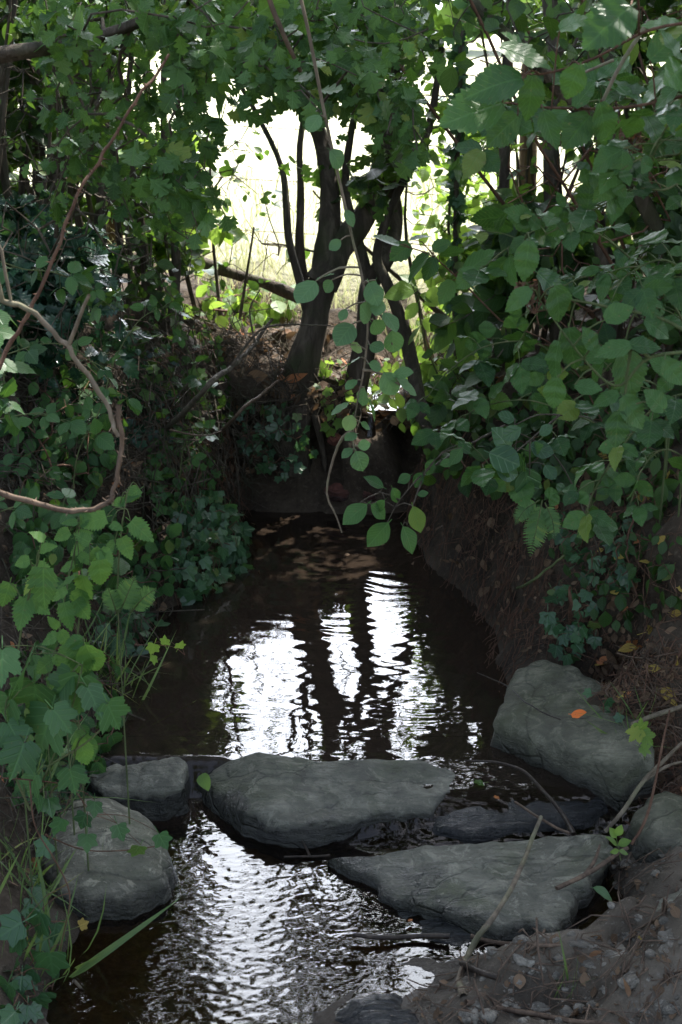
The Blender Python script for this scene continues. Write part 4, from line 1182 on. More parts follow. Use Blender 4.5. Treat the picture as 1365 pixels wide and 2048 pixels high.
# ------------------------------------------------------------------ fence, log, field and far trees
fx = [-2.6, -1.0, 0.80, 2.6]
t = thing('wire_fence', "rusty barbed wire fence on wooden posts along the edge of the field", 'fence', (0.8, 6.3, float(H(0.8, 6.3))))
b = np.array(t.location)
for x in fx:
    g0 = float(H(x, 6.3))
    L = np.array([(x, 6.3, g0 - .1), (x + .01, 6.3, g0 + .4), (x, 6.3, g0 + .95), (x, 6.3, g0 + 1.0)])
    V, F, U = tubes([L], [np.array([.04, .04, .038, .02])], 10)
    link('post', build_mesh('post', V - b, F, M['post'], U), t)
for h_ in (0.18, 0.40, 0.62, 0.86):
    xs = np.linspace(-2.6, 2.6, 60)
    L = np.column_stack([xs, 6.26 + 0 * xs, np.interp(xs, fx, [float(H(x, 6.3)) for x in fx]) + h_ - 0.02 * np.abs(np.sin(xs * 1.7))])
    ch, rr = [L], [np.full(60, 0.0016)]
    for x in np.arange(-2.5, 2.5, 0.11):
        z = np.interp(x, xs, L[:, 2])
        for s_ in (-1, 1):
            ch.append(np.array([(x - .012, 6.26, z - .012 * s_), (x + .012, 6.255, z + .012 * s_)])); rr.append(np.array([.0014, .0006]))
    V, F, U = tubes(ch, rr, 4)
    link('wire', build_mesh('wire', V - b, F, M['redstem'], U), t)
lg = smooth_line([at(405, 528, 5.75), at(480, 552, 5.72), at(540, 570, 5.7), at(600, 596, 5.68)])
lg[:, 2] += 0.0
V, F, U = tubes([lg], [0.024 + 0.006 * vnoise(np.arange(len(lg)) * .7, 0)], 10)
o = link('log', build_mesh('log', V - lg[0], F, M['bark'], U), None, tuple(lg[0]))
tag(o, "fallen brown log lying among bright weeds behind the leaning tree", 'log')

n = 7000
yy = 6.1 + 3.2 * rng.random(n) ** 1.6
xx = (rng.random(n) - .5) * (0.62 * yy + 1)
P = np.column_stack([xx, yy, H(xx, yy) - .01])
D = np.column_stack([rng.normal(0, .35, n), rng.normal(0, .35, n), np.ones(n)])
o = link('field_grass', leaves_mesh('field_grass', 'blade', P, D, rng.normal(0, 1, (n, 3)), rng.uniform(.06, .20, n), M['hay']))
tag(o, "pale dry grass of the sunlit field", None, None, 'stuff')

for i in range(9):
    x, y = -16 + i * 4.3 + rng.normal(0, .6), 41 + rng.normal(0, 2.5)
    g0 = float(H(x, y))
    h_ = 5.5 + 2.5 * rng.random()
    plant('field_tree', "green tree in the far line of trees across the field", 'tree', (x, y, g0), [post_line(x, y, g0 + h_ * .75, .22, .06, (0, 0), .2, i)],
          np.vstack([ellipsoid((x, y, g0 + h_ * .58), (2.5, 2.2, h_ * .45), 170, .3), ellipsoid((x + rng.normal(0, 1), y, g0 + 1.3), (2.3, 1.5, 1.1), 60, .3)]), 'small', M['fern'], M['bark'], 7, 0.55, "far trees across the field", spread=0.8, r_tip=0.02)
# ------------------------------------------------------------------ plants drawn leaf by leaf
VIEW = np.array([0, -0.93, 0.36])

def leafset(name, label, cat, base, stems, leaves, Y, tpl, lm, sm_='cane', r=0.0025, group=None, tilt=0.35, face=0.75, jY=0.06, thorns=0, pet=0.35, wid=1.0, r1=None, extra=None):
    """stems: pixel lines [(px, py[, Y])]; leaves: (base x, base y, tip x, tip y[, Y]) in pixels"""
    t = thing(name, label, cat, base, group)
    b = np.array(t.location)
    lines = [smooth_line([at(p[0], p[1], p[2] if len(p) > 2 else Y) for p in s], None, 0.02) for s in stems]
    allp = np.concatenate(lines) if lines else None
    ch = list(lines)
    rr = [np.linspace(r, r * 0.45 if r1 is None else r1, len(l)) for l in lines]
    P, Q = [], []
    for l in leaves:
        y0 = (l[4] if len(l) > 4 else Y) + rng.normal(0, jY)
        a = at(l[0], l[1], y0)
        if allp is not None:                                   # petiole to the nearest place on a stem
            d = np.linalg.norm(allp - a, axis=1)
            j = int(np.argmin(d))
            if len(l) <= 4:
                y0 = allp[j][1] - 0.01 + rng.normal(0, 0.3) * min(d[j], 0.06)
                a = at(l[0], l[1], y0)
            m_ = (a + allp[j]) / 2 + np.array([0, 0, 0.12 * d[j]])
            c = smooth_line([allp[j], m_, a], 5)
            ch.append(c); rr.append(np.linspace(r * 0.55, r * 0.38, 5))
        ty = y0 - rng.normal(0.25, 0.5) * tilt * np.hypot(l[2] - l[0], l[3] - l[1]) / FPX * y0
        P.append(a); Q.append(at(l[2], l[3], ty))
    if extra is not None:
        for e in extra:
            ch.append(e); rr.append(np.linspace(r, r * .5, len(e)))
    for _ in range(thorns):
        l = lines[rng.integers(0, len(lines))]
        k = rng.integers(1, len(l) - 1)
        d = rng.normal(0, 1, 3); d /= np.linalg.norm(d)
        ch.append(np.array([l[k], l[k] + d * (r + 0.006) + [0, 0, -.002]])); rr.append(np.array([.0016, .0002]))
    if ch:
        V, F, U = tubes(ch, rr, 6)
        link('stem', build_mesh('stem', V - b, F, M[sm_], U), t)
    if P:
        P, Q = np.array(P), np.array(Q)
        D = Q - P
        S = np.linalg.norm(D, axis=1)
        n = len(P)
        Nv = VIEW * face + np.array([0, 0, 0.55]) + rng.normal(0, 0.28, (n, 3))
        link('leaves', leaves_mesh('leaves', tpl, P - b, D, Nv, S, M[lm], 0.12, 0.08 * wid), t)
    return t

def gbase(x, y):
    return (x, y, float(H(x, y)))

def L_(x, y, ang, size, Y=None):
    """leaf centred at (x, y), tip towards ang degrees clockwise from straight down, size pixels long"""
    a = math.radians(ang)
    dx, dy = -math.sin(a) * size / 2, math.cos(a) * size / 2
    t = (x - dx, y - dy, x + dx, y + dy)
    return t + (Y,) if Y else t

def root_line(stem_end, gx_, gy_, mid=None):
    g0 = np.array([gx_, gy_, float(H(gx_, gy_)) - .03])
    m_ = mid if mid is not None else (np.array(stem_end) + g0) / 2 + np.array([0, 0, .1])
    return smooth_line([g0, m_, stem_end], 24)

# big bramble at the right, in front of the thicket
st = [[(1420, 700, 2.35), (1300, 715, 2.35), (1237, 772, 2.35), (1172, 723, 2.36), (1080, 600, 2.38)], [(1420, 700, 2.35), (1330, 640, 2.4), (1200, 610, 2.42), (1060, 575, 2.42), (1050, 480, 2.42)], [(1300, 715, 2.35), (1262, 700, 2.35), (1250, 800, 2.35), (1235, 835, 2.35)]]
lv = [(1060, 482, 1046, 562), (1075, 545, 1142, 600), (1110, 572, 1132, 648), (1062, 578, 1014, 614), (1118, 682, 1094, 765), (1138, 655, 1152, 742), (1246, 702, 1278, 795), (1262, 690, 1190, 708), (1258, 692, 1325, 688), (1114, 755, 1106, 818), (1238, 786, 1186, 812), (1246, 792, 1290, 858), (1238, 822, 1230, 895), (1150, 770, 1205, 782), (1190, 700, 1170, 655), (1290, 640, 1345, 672), (1330, 720, 1365, 770), (1210, 640, 1262, 610), (1330, 820, 1290, 780)]
e = at(1420, 700, 2.35)
leafset('bramble', "large bramble spray with broad blue-green leaves in front of the right thicket", 'bramble', gbase(1.15, 2.75), st, lv, 2.36, 'bramble', 'bramble', 'cane', 0.0034, thorns=40, face=1.0,
        extra=[root_line(e, 1.15, 2.75, np.array([1.0, 2.5, 0.95]))])
fr = thing('bramble_fruit', "withered reddish bramble fruit stalks beside the big bramble spray", 'fruit', tuple(at(1075, 588, 2.38)))
def fruit(t, pxs, Y):
    b = np.array(t.location)
    c = np.array([at(x, y, Y + rng.normal(0, .012)) for x, y in pxs])
    root = at(np.mean([p[0] for p in pxs]), max(p[1] for p in pxs) + 25, Y)
    ch = [smooth_line([root, (root + p) / 2 + rng.normal(0, .006, 3), p], 5) for p in c]
    V, F, U = tubes(ch, [np.full(5, .0012)] * len(ch), 5)
    link('stalks', build_mesh('stalks', V - b, F, M['redstem'], U), t)
    k = len(c) * 14
    P = np.repeat(c, 14, 0)
    D = rng.normal(0, 1, (k, 3))
    link('sepals', leaves_mesh('sepals', 'small', P - b, D, rng.normal(0, 1, (k, 3)), rng.uniform(.008, .014, k), M['orange'] if False else M['sepal']), t)
M['sepal'] = leaf_mat("withered_sepals", (0.12, 0.07, 0.045), (0.22, 0.13, 0.08), (0.15, 0.08, 0.04), 0.7, 0.15, 3, 0, 0.2)
fruit(fr, [(1040, 570), (1052, 588), (1068, 578), (1080, 592), (1092, 580), (1060, 600), (1086, 602), (1076, 568)], 2.38)
fr2 = thing('bramble_fruit', "dry brown bramble fruit stalks high up in the right thicket", 'fruit', tuple(at(1262, 285, 2.6)))
fruit(fr2, [(1246, 265), (1275, 270), (1282, 285), (1240, 290), (1266, 298), (1258, 280), (1278, 300)], 2.6)

def bramble_auto(name, label, cat, cane, size, tpl='bramble', lm='bramble', step=0.065, ground_at=None, group=None, five=0.2, sm_='cane', r=0.003, skip=0.28, pet=0.07, r0_=0.0):
    """a cane (points in space) with leaflets in threes"""
    ln = smooth_line(cane, None, 0.02)
    base = ground_at if ground_at is not None else ln[0]
    t = thing(name, label, cat, tuple(base), group)
    b = np.array(t.location)
    ch, rr = [ln], [np.linspace(r, r * .4, len(ln))]
    k, side = int(r0_ / .02) + 2, 1
    P, D, Nv, S = [], [], [], []
    while k < len(ln) - 1:
        if rng.random() > skip:
            T = ln[min(k + 1, len(ln) - 1)] - ln[k - 1]
            T /= np.linalg.norm(T) + 1e-9
            sd = np.cross(T, [0, 0, 1.0]); sd /= np.linalg.norm(sd) + 1e-9
            d = T * 0.45 + sd * side * 0.8 + np.array([0, -0.25, 0.15]) + rng.normal(0, .25, 3)
            d /= np.linalg.norm(d)
            L = pet * rng.uniform(.6, 1.2)
            e_ = ln[k] + d * L + np.array([0, 0, .1 * L])
            ch.append(smooth_line([ln[k], ln[k] + d * L * .5 + [0, 0, .12 * L], e_], 5)); rr.append(np.linspace(r * .5, r * .3, 5))
            nv = np.array([0, -0.4, 0.8]) + rng.normal(0, .5, 3)
            x = np.cross(d, nv); x /= np.linalg.norm(x)
            s = size * rng.uniform(.45, 1.05)
            dn = np.array([0, 0, -.3])
            for dd, q_ in ((d + dn, 1.0), (x * .9 + d * .15 + dn, .82), (-x * .9 + d * .15 + dn, .82)):
                P.append(e_ + dd * 0.004); D.append(dd); Nv.append(nv + rng.normal(0, .2, 3)); S.append(s * q_)
        side *= -1
        k += max(1, int(step * rng.uniform(.7, 1.3) / .02))
    for _ in range(int(len(ln) * .5)):
        j = rng.integers(0, len(ln)); d = rng.normal(0, 1, 3); d /= np.linalg.norm(d)
        ch.append(np.array([ln[j], ln[j] + d * (r + .005)])); rr.append(np.array([.0013, .0002]))
    V, F, U = tubes(ch, rr, 6)
    link('stem', build_mesh('stem', V - b, F, M[sm_], U), t)
    link('leaves', leaves_mesh('leaves', tpl, np.array(P) - b, np.array(D), np.array(Nv), np.array(S), M[lm], .15, .08), t)
    return t

# broad leaves hanging into the upper right corner
st = [[(1420, 40, 2.3), (1300, 60, 2.3), (1180, 120, 2.32), (1060, 150, 2.35), (960, 120, 2.4)], [(1420, 180, 2.4), (1250, 215, 2.42), (1090, 215, 2.45), (1000, 205, 2.45), (940, 215, 2.5)]]
lv = [(1262, 12, 1170, 88, 1.9), (1066, 150, 1060, 242), (1045, 158, 938, 170), (1005, 205, 880, 245), (1036, 232, 970, 290), (1088, 222, 1108, 302), (1200, 205, 1222, 290), (1345, 140, 1278, 210), (1160, 130, 1130, 200), (1000, 95, 1105, 130), (1120, 60, 1190, 20), (1300, 120, 1365, 60), (1180, 230, 1130, 290), (1290, 230, 1340, 300), (1060, 110, 1010, 60), (1150, 215, 1190, 160)]
e = at(1420, 40, 2.3)
leafset('bramble', "bramble with long pointed leaves drooping into the upper right corner", 'bramble', gbase(1.25, 2.6), st, lv, 2.4, 'bramble', 'bramble', 'redstem', 0.003, face=0.7, jY=.1,
        extra=[root_line(e, 1.25, 2.6, np.array([1.15, 2.5, 1.0])), root_line(at(1420, 180, 2.4), 1.25, 2.65, np.array([1.15, 2.5, .9]))])
# further canes filling the right side
canes_r = [
    ("bramble cane arching over the middle of the right bank with half-lit leaves", [(1300, 560, 3.3), (1200, 470, 3.1), (1100, 450, 3.0), (1010, 500, 2.95), (940, 560, 2.95)], 0.075),
    ("bramble cane with dark leaves just above the withered fruit stalks", [(1420, 420, 2.7), (1320, 380, 2.6), (1230, 400, 2.6), (1150, 440, 2.6), (1090, 470, 2.6)], 0.072),
    ("bramble cane with small fresh leaves at the right edge, mid height", [(1430, 330, 2.5), (1350, 310, 2.5), (1270, 330, 2.5), (1200, 360, 2.55)], 0.07),
    ("bramble cane hanging low on right bank over bare dark soil", [(1420, 820, 2.8), (1330, 800, 2.8), (1240, 900, 2.8), (1190, 980, 2.85), (1170, 1030, 2.85)], 0.062),
    ("bramble cane reaching out from the right bank over the fern", [(1250, 760, 3.4), (1150, 800, 3.3), (1080, 880, 3.2), (1010, 930, 3.15), (960, 930, 3.1)], 0.075),
    ("bramble cane trailing across the upper right, thin and sparsely leaved", [(1420, 260, 2.8), (1280, 200, 2.8), (1150, 210, 2.8), (1030, 260, 2.8), (930, 330, 2.85)], 0.07),
    ("bramble cane in the shade between thick trunk and slender trunk", [(1330, 640, 3.6), (1230, 560, 3.5), (1150, 560, 3.45), (1080, 620, 3.4), (1030, 700, 3.4)], 0.075),
    ("bramble cane with drooping tip beside the straight reddish trunk", [(1180, 760, 4.0), (1080, 690, 3.9), (980, 690, 3.85), (900, 740, 3.8), (850, 800, 3.8)], 0.085),
    ("bramble cane hugging the right bank's crest with glossy leaves", [(1250, 860, 3.5), (1150, 830, 3.5), (1050, 800, 3.55), (950, 820, 3.7), (890, 870, 3.8)], 0.08),
    ("bramble cane at far right edge below the big spray", [(1440, 620, 2.6), (1390, 560, 2.5), (1330, 520, 2.5), (1270, 540, 2.5), (1220, 580, 2.5)], 0.075),
    ("bramble cane low among yellow fallen leaves on right bank", [(1420, 960, 2.9), (1340, 900, 2.85), (1290, 930, 2.85), (1260, 1010, 2.85)], 0.055),
    ("young bramble cane high up at the right edge", [(1430, 120, 2.3), (1380, 200, 2.3), (1330, 260, 2.35), (1300, 330, 2.4)], 0.07),
]
for lab, pts, sz in canes_r:
    pw = [at(*p) for p in pts]
    x0 = max(pw[0][0] + .15, .75); y0 = pw[0][1] + .15
    g0 = np.array([x0, y0, float(H(x0, y0)) - .02])
    m_ = (g0 + pw[0]) / 2 + np.array([.05, .02, .15])
    bramble_auto('bramble', lab, 'bramble', [g0, m_] + pw, sz, ground_at=g0, group="brambles of the right bank", r0_=.15)

# the cane hanging down in the middle
st = [[(560, -160, 2.62), (610, 30, 2.63), (650, 230, 2.65), (688, 400, 2.67), (706, 480, 2.68), (726, 560, 2.68), (736, 650, 2.68), (728, 740, 2.68), (716, 800, 2.68), (706, 870, 2.68), (714, 925, 2.67)],
      [(706, 860, 2.68), (682, 880, 2.70), (662, 935, 2.72), (654, 990, 2.73), (672, 1030, 2.74), (684, 1065, 2.75)], [(726, 740, 2.68), (760, 745, 2.67), (800, 770, 2.66)], [(733, 600, 2.68), (770, 640, 2.67), (785, 690, 2.67)]]
lv = [(632, 562, 594, 607), (640, 555, 668, 548), (664, 560, 650, 585), (738, 565, 758, 612), (752, 560, 738, 590), (760, 598, 752, 632), (692, 618, 682, 642), (706, 648, 674, 684), (768, 625, 798, 655), (785, 660, 790, 708), (740, 640, 722, 610), (748, 640, 765, 670), (722, 715, 680, 738), (738, 728, 765, 735), (768, 745, 792, 790), (792, 756, 835, 790), (785, 752, 822, 738), (735, 795, 752, 840), (730, 775, 722, 812), (698, 805, 662, 830), (706, 830, 692, 862), (714, 868, 690, 878), (712, 902, 728, 942), (706, 898, 682, 912), (716, 892, 742, 888), (700, 690, 728, 700), (690, 420, 712, 450), (682, 480, 660, 500), (740, 690, 770, 700), (660, 300, 690, 330), (640, 230, 615, 262), (715, 760, 690, 775), (722, 845, 742, 858)]
leafset('hanging_cane', "long pale cane hanging from overhead in mid view with round grey-green leaves", 'bramble', tuple(at(560, -160, 2.62)), st, lv, 2.68, 'round', 'pale', 'pale_stick', 0.0034, face=.65, tilt=.7, jY=.02, r1=.0015)
# low spray over the far end of the pool
st = [[(1010, 850, 3.3), (920, 900, 3.2), (850, 945, 3.05), (800, 1000, 2.98), (775, 1045, 2.95)], [(850, 945, 3.05), (830, 1000, 3.0), (815, 1050, 2.97)], [(800, 1000, 2.98), (760, 985, 2.96), (720, 1005, 2.95)]]
lv = [(768, 975, 728, 952), (785, 975, 800, 1008), (748, 990, 690, 990) if False else (735, 1008, 686, 1050), (742, 1008, 776, 1036), (778, 1045, 734, 1092), (806, 1052, 834, 1104), (826, 1012, 842, 1066), (822, 950, 796, 966), (868, 918, 852, 952), (845, 945, 828, 976), (880, 930, 910, 920), (925, 895, 900, 930), (835, 990, 858, 985), (915, 890, 945, 905), (770, 1000, 748, 1025)]
leafset('bramble_spray', "low spray of oval leaves hanging over the pool's far end", 'bramble', gbase(0.72, 3.6), st, lv, 3.0, 'oval', 'bramble', 'stem', 0.0025, face=.9, extra=[root_line(at(1010, 850, 3.3), .72, 3.6)])
st = [[(1120, 830, 3.2), (1060, 880, 3.1), (1020, 915, 3.05)], [(1060, 880, 3.1), (1060, 950, 3.08)], [(1120, 830, 3.2), (1075, 830, 3.15), (1030, 850, 3.12)]]
lv = [(978, 905, 1040, 932), (990, 935, 1040, 945), (1052, 935, 1058, 996), (1060, 890, 1100, 912), (1042, 855, 1005, 878), (1030, 840, 995, 830), (1080, 870, 1105, 850), (1090, 930, 1110, 960), (1020, 900, 1000, 860)]
leafset('bramble_spray', "broad oval leaves on right bank above the bare earth mound", 'bramble', gbase(0.80, 3.75), st, lv, 3.1, 'round', 'ivy', 'stem', 0.0025, face=.8, extra=[root_line(at(1120, 830, 3.2), .8, 3.75)])
st = [[(1175, 1060, 3.0), (1182, 1010, 2.98), (1190, 960, 2.96)]]
lv = [(1190, 962, 1158, 988), (1195, 960, 1228, 935), (1192, 1000, 1222, 978), (1186, 1000, 1160, 985), (1186, 1010, 1190, 1045)]
leafset('seedling', "small upright plant with four pointed leaves on right bank's dark slope", 'plant', tuple(ground(1175, 1065)[0]), st, lv, 2.98, 'oval', 'hedge', 'cane', 0.002, face=.8)
# backlit bright shoot behind the hanging cane
st = [[(880, 760, 4.9), (850, 680, 4.85), (835, 600, 4.8), (820, 560, 4.8)]]
lv = [(838, 578, 764, 584), (832, 572, 806, 542), (840, 590, 880, 600), (836, 605, 812, 640), (845, 640, 880, 660), (845, 650, 815, 690), (860, 700, 900, 690), (830, 560, 850, 530), (850, 610, 892, 575)]
leafset('bright_shoot', "bright yellow-green shoot lit from behind, beside the hanging cane", 'plant', tuple(at(885, 800, 4.9)), st, lv, 4.85, 'oval', 'sunlit_green', 'cane', 0.003, face=.8)
st = [[(1000, 640, 3.5), (920, 560, 3.4), (860, 510, 3.35), (800, 490, 3.3)], [(920, 560, 3.4), (955, 540, 3.4), (975, 500, 3.4)]]
lv = [(858, 505, 808, 560), (870, 515, 850, 560), (800, 490, 745, 470), (822, 488, 780, 520), (865, 500, 900, 480), (930, 545, 990, 500), (925, 560, 965, 590), (905, 560, 880, 610), (955, 545, 1000, 540), (880, 510, 930, 500), (820, 480, 862, 466)]
leafset('bramble_spray', "dark spray of pointed leaves against the bright gap, right of leaning tree", 'bramble', gbase(0.8, 3.9), st, lv, 3.4, 'bramble_low', 'bramble', 'redstem', 0.0025, face=.5, extra=[root_line(at(1000, 640, 3.5), .8, 3.9)])

# ------------------------------------------------------------------ left bank
nettles = [
    ("tall nettle beside the hooked branch, its toothed leaves well lit", [(235, 1200, 2.75), (238, 1120, 2.72), (245, 1050, 2.7), (255, 985, 2.7)],
     [(280, 978, 243, 1003), (240, 1010, 275, 985), (213, 1034, 158, 1052), (262, 1043, 308, 1084), (222, 1048, 246, 1060), (243, 1075, 264, 1120), (230, 1085, 205, 1110), (250, 1000, 222, 1010)]),
    ("nettle with the largest light green leaves in the left clump", [(150, 1330, 2.6), (160, 1230, 2.58), (175, 1150, 2.56), (195, 1090, 2.55)],
     [(198, 1120, 207, 1182), (205, 1100, 178, 1130), (200, 1100, 226, 1130), (156, 1152, 108, 1178), (165, 1150, 172, 1210), (150, 1200, 180, 1240), (128, 1205, 142, 1264), (180, 1085, 150, 1068), (165, 1180, 150, 1225)]),
    ("nettle at the left edge of the clump, leaning to the frame's side", [(30, 1350, 2.5), (45, 1250, 2.5), (65, 1170, 2.5), (80, 1110, 2.5)],
     [(88, 1135, 84, 1220), (70, 1130, 110, 1160), (52, 1196, 38, 1262), (20, 1165, 4, 1215), (60, 1120, 28, 1130), (80, 1100, 110, 1090), (60, 1200, 100, 1230), (72, 1160, 40, 1185), (90, 1080, 60, 1062)]),
    ("small nettle with a yellowing leaf in the middle of the clump", [(120, 1250, 2.72), (135, 1170, 2.7), (150, 1100, 2.7), (160, 1050, 2.7)],
     [(168, 1090, 140, 1112), (150, 1075, 185, 1062), (140, 1062, 105, 1080), (150, 1130, 118, 1140), (158, 1110, 190, 1130), (135, 1180, 100, 1200), (160, 1050, 180, 1025), (155, 1045, 125, 1045)]),
    ("nettle low in the clump with a pale brown leaf", [(90, 1400, 2.6), (105, 1320, 2.6), (120, 1270, 2.6)],
     [(120, 1262, 142, 1300), (115, 1270, 84, 1290), (110, 1310, 140, 1340), (105, 1320, 70, 1345), (100, 1350, 130, 1390), (118, 1255, 95, 1235)]),
]
for lab, st_, lv_ in nettles:
    g0 = ground(st_[0][0], st_[0][1])[0]
    s0 = at(*st_[0])
    b0 = (s0[0], s0[1], float(H(s0[0], s0[1])))
    leafset('nettle', lab, 'nettle', b0, [st_], lv_, 2.6, 'nettle', 'nettle', 'cane', 0.0024, "nettles on the left bank", face=.9, jY=.02, extra=[np.array([b0, s0])])
# brambles and hop with broad leaves lower on the left
st = [[(60, 1620, 2.45), (100, 1530, 2.42), (140, 1430, 2.4), (165, 1330, 2.4)], [(100, 1530, 2.42), (180, 1480, 2.4), (225, 1430, 2.4)], [(60, 1620, 2.45), (20, 1520, 2.42), (10, 1420, 2.42)]]
lv = [L_(160, 1390, 5, 84), L_(120, 1375, 40, 75), L_(92, 1462, 15, 94), L_(228, 1432, -25, 65), L_(36, 1520, 20, 88), L_(12, 1430, 10, 75), L_(45, 1340, 30, 75), L_(190, 1400, -30, 71), L_(70, 1400, 0, 75), L_(145, 1560, -10, 55), L_(125, 1440, -40, 67), L_(5, 1330, 0, 75), L_(60, 1570, 30, 58), L_(30, 1470, -30, 67)]
leafset('hop_plant', "climbing hop with broad lobed leaves low on the left, above the boulder", 'plant', gbase(-0.62, 2.5), st, lv, 2.4, 'hop', 'hop', 'cane', 0.0026, face=.6, wid=.8, tilt=.9, jY=.05)
st = [[(120, 1420, 2.5), (150, 1330, 2.48), (170, 1285, 2.46)], [(140, 1560, 2.45), (155, 1490, 2.42), (170, 1470, 2.42)]]
lv = [(166, 1282, 158, 1352), (172, 1290, 195, 1345), (160, 1300, 110, 1335), (160, 1475, 174, 1535), (168, 1470, 188, 1520), (172, 1465, 135, 1482), (170, 1280, 130, 1290)]
leafset('bramble', "short bramble shoot with three smooth rounded leaves, between nettles and hop", 'bramble', gbase(-0.58, 2.62), st, lv, 2.45, 'bramble', 'nettle', 'cane', 0.0024, face=1.0)
cl = [
    ("bramble cane across the shaded middle of the left bank", [(-60, 760, 3.0), (40, 700, 3.0), (130, 690, 3.05), (200, 740, 3.1), (240, 800, 3.1)], .05),
    ("bramble cane with small round leaves behind the hooked branch", [(-60, 880, 2.9), (40, 830, 2.9), (120, 840, 2.95), (190, 880, 3.0)], .046),
    ("bramble cane at the left edge above the hooked branch", [(-60, 640, 2.5), (0, 700, 2.5), (10, 780, 2.5), (20, 840, 2.5)], .055),
    ("bramble cane rising among the thin stems with yellowish leaves", [(420, 860, 4.2), (400, 760, 4.2), (360, 660, 4.2), (340, 580, 4.2)], .06),
    ("bramble cane with pale leaves under the hawthorn's fringe", [(200, 820, 3.6), (230, 720, 3.6), (280, 640, 3.6), (340, 610, 3.6)], .055),
    ("bramble cane with dark leaves close below the long red-brown cane", [(-60, 560, 2.8), (60, 540, 2.9), (150, 560, 3.0), (230, 620, 3.1)], .05),
    ("bramble cane lying along the foot of the nettles", [(-40, 1060, 2.7), (40, 1010, 2.75), (110, 1010, 2.8), (170, 1030, 2.8)], .05),
]
for lab, pts, sz in cl:
    pw = [at(*p) for p in pts]
    x0, y0 = pw[0][0] - .12, pw[0][1] + .12
    g0 = np.array([x0, y0, float(H(x0, y0)) - .02])
    bramble_auto('bramble', lab, 'bramble', [g0, (g0 + pw[0]) / 2 + np.array([-.02, -.02, .08])] + pw, sz, 'bramble_low', 'bramble', .07, g0, "brambles of the left bank", r=.0022, pet=.04)

def ivy_patch(label, poly, n, size, lm='ivy', tpl='ivy', group=None, lift=.02, cat='ivy', name='ivy_patch', trail=6, off=0.0):
    poly = np.array(poly, float)
    lo, hi = poly.min(0), poly.max(0)
    q = np.zeros((0, 2))
    while len(q) < n:
        r_ = lo + (hi - lo) * rng.random((n * 2, 2)); q = np.vstack([q, r_[inside(poly, r_[:, 0], r_[:, 1])]])
    q = q[:n]
    P = ground(q[:, 0], q[:, 1])
    nv = Hn(P[:, 0], P[:, 1], .05)
    P = P + nv * (lift * (0.4 + 1.4 * rng.random(n)))[:, None]
    c = ground(poly[:, 0].mean(), poly[:, 1].mean())[0]
    t = thing(name, label, cat, tuple(c), group)
    D = np.array([0, -.2, -1.0]) + rng.normal(0, .6, (n, 3))
    Nv = nv * .7 + np.array([0, -.5, .3]) + rng.normal(0, .35, (n, 3))
    link('leaves', leaves_mesh('leaves', tpl, P - c, D, Nv, size * np.exp(rng.normal(0, .25, n)), M[lm], .15, .1), t)
    ch, rr, hs, _ = *grow([(P[:1], .0022, .0022)], P[rng.choice(n, min(n, 90), replace=False)] - nv[:min(n, 90)] * 0, .0009, 2.4, .15)[:2], None, None
    V, F, U = tubes(ch, rr, 4)
    link('stems', build_mesh('stems', V - c, F, M['redstem'], U), t)
    return t
G_I = "ivy on the banks"
ivy_patch("thick ivy spilling over left bank down to the pool's edge", [(330, 1010), (420, 985), (470, 1060), (482, 1130), (450, 1190), (370, 1200), (300, 1130)], 240, .045, group=G_I, lift=.035)
ivy_patch("fine-leaved ivy and herb on left bank beneath the dead stems", [(300, 880), (380, 870), (440, 950), (400, 1010), (310, 1020), (270, 950)], 170, .03, 'bramble', 'ivy', G_I)
ivy_patch("scattered ivy and small leaves among dead twigs on the left bank's crest", [(240, 640), (420, 640), (470, 760), (430, 880), (300, 880), (230, 760)], 210, .034, 'hedge', 'ivy', G_I, .04)
ivy_patch("dark ivy at the waterline below the small fern", [(170, 1160), (290, 1180), (310, 1260), (270, 1320), (180, 1290)], 110, .05, group=G_I)
ivy_patch("dark ivy climbing the slope under the holly", [(120, 720), (330, 700), (360, 860), (250, 900), (110, 850)], 190, .04, 'holly', 'ivy', G_I)
ivy_patch("ivy in bottom left corner among grass blades", [(0, 1780), (60, 1760), (110, 1850), (110, 1990), (40, 2040), (0, 2040)], 26, .05, 'ivy', 'ivy', G_I)
ivy_patch("ivy growing under the hop, just behind the rounded boulder", [(60, 1480), (170, 1540), (190, 1590), (100, 1640), (0, 1600), (0, 1480)], 70, .042, group=G_I)
ivy_patch("ivy hanging beside the bank stone on the right", [(1110, 1180), (1190, 1160), (1210, 1280), (1140, 1320), (1090, 1270)], 46, .042, group=G_I)
ivy_patch("dark ivy thinly spread on right bank's slope above the stone", [(1130, 1020), (1290, 1040), (1300, 1180), (1190, 1190), (1120, 1120)], 60, .04, group=G_I)
ivy_patch("a few blue-green ivy leaves lying over the bank stone's top", [(1160, 1370), (1215, 1365), (1260, 1420), (1230, 1560), (1190, 1500)], 18, .04, group=G_I)
ivy_patch("low plants and ivy on right bank's crest above the mound", [(860, 840), (1080, 790), (1180, 860), (1150, 1000), (1000, 960), (900, 960)], 300, .045, 'hedge', 'small', None, .05, 'ground cover', 'ground_cover')
ivy_patch("leafy ground cover running up the right bank behind the bramble", [(1080, 720), (1365, 740), (1365, 1000), (1240, 1000), (1100, 900)], 300, .05, 'hedge', 'small', None, .05, 'ground cover', 'ground_cover')
ivy_patch("bright weeds in the sun behind the leaning tree", [(395, 598), (585, 605), (585, 650), (500, 670), (400, 650)], 110, .06, 'sunlit_green', 'oval', None, .07, 'weeds', 'weed_patch')
ivy_patch("sunlit weeds on the far bank right of the trickle", [(780, 640), (960, 600), (980, 760), (860, 800), (790, 740)], 150, .06, 'sunlit_green', 'oval', None, .07, 'weeds', 'weed_patch')
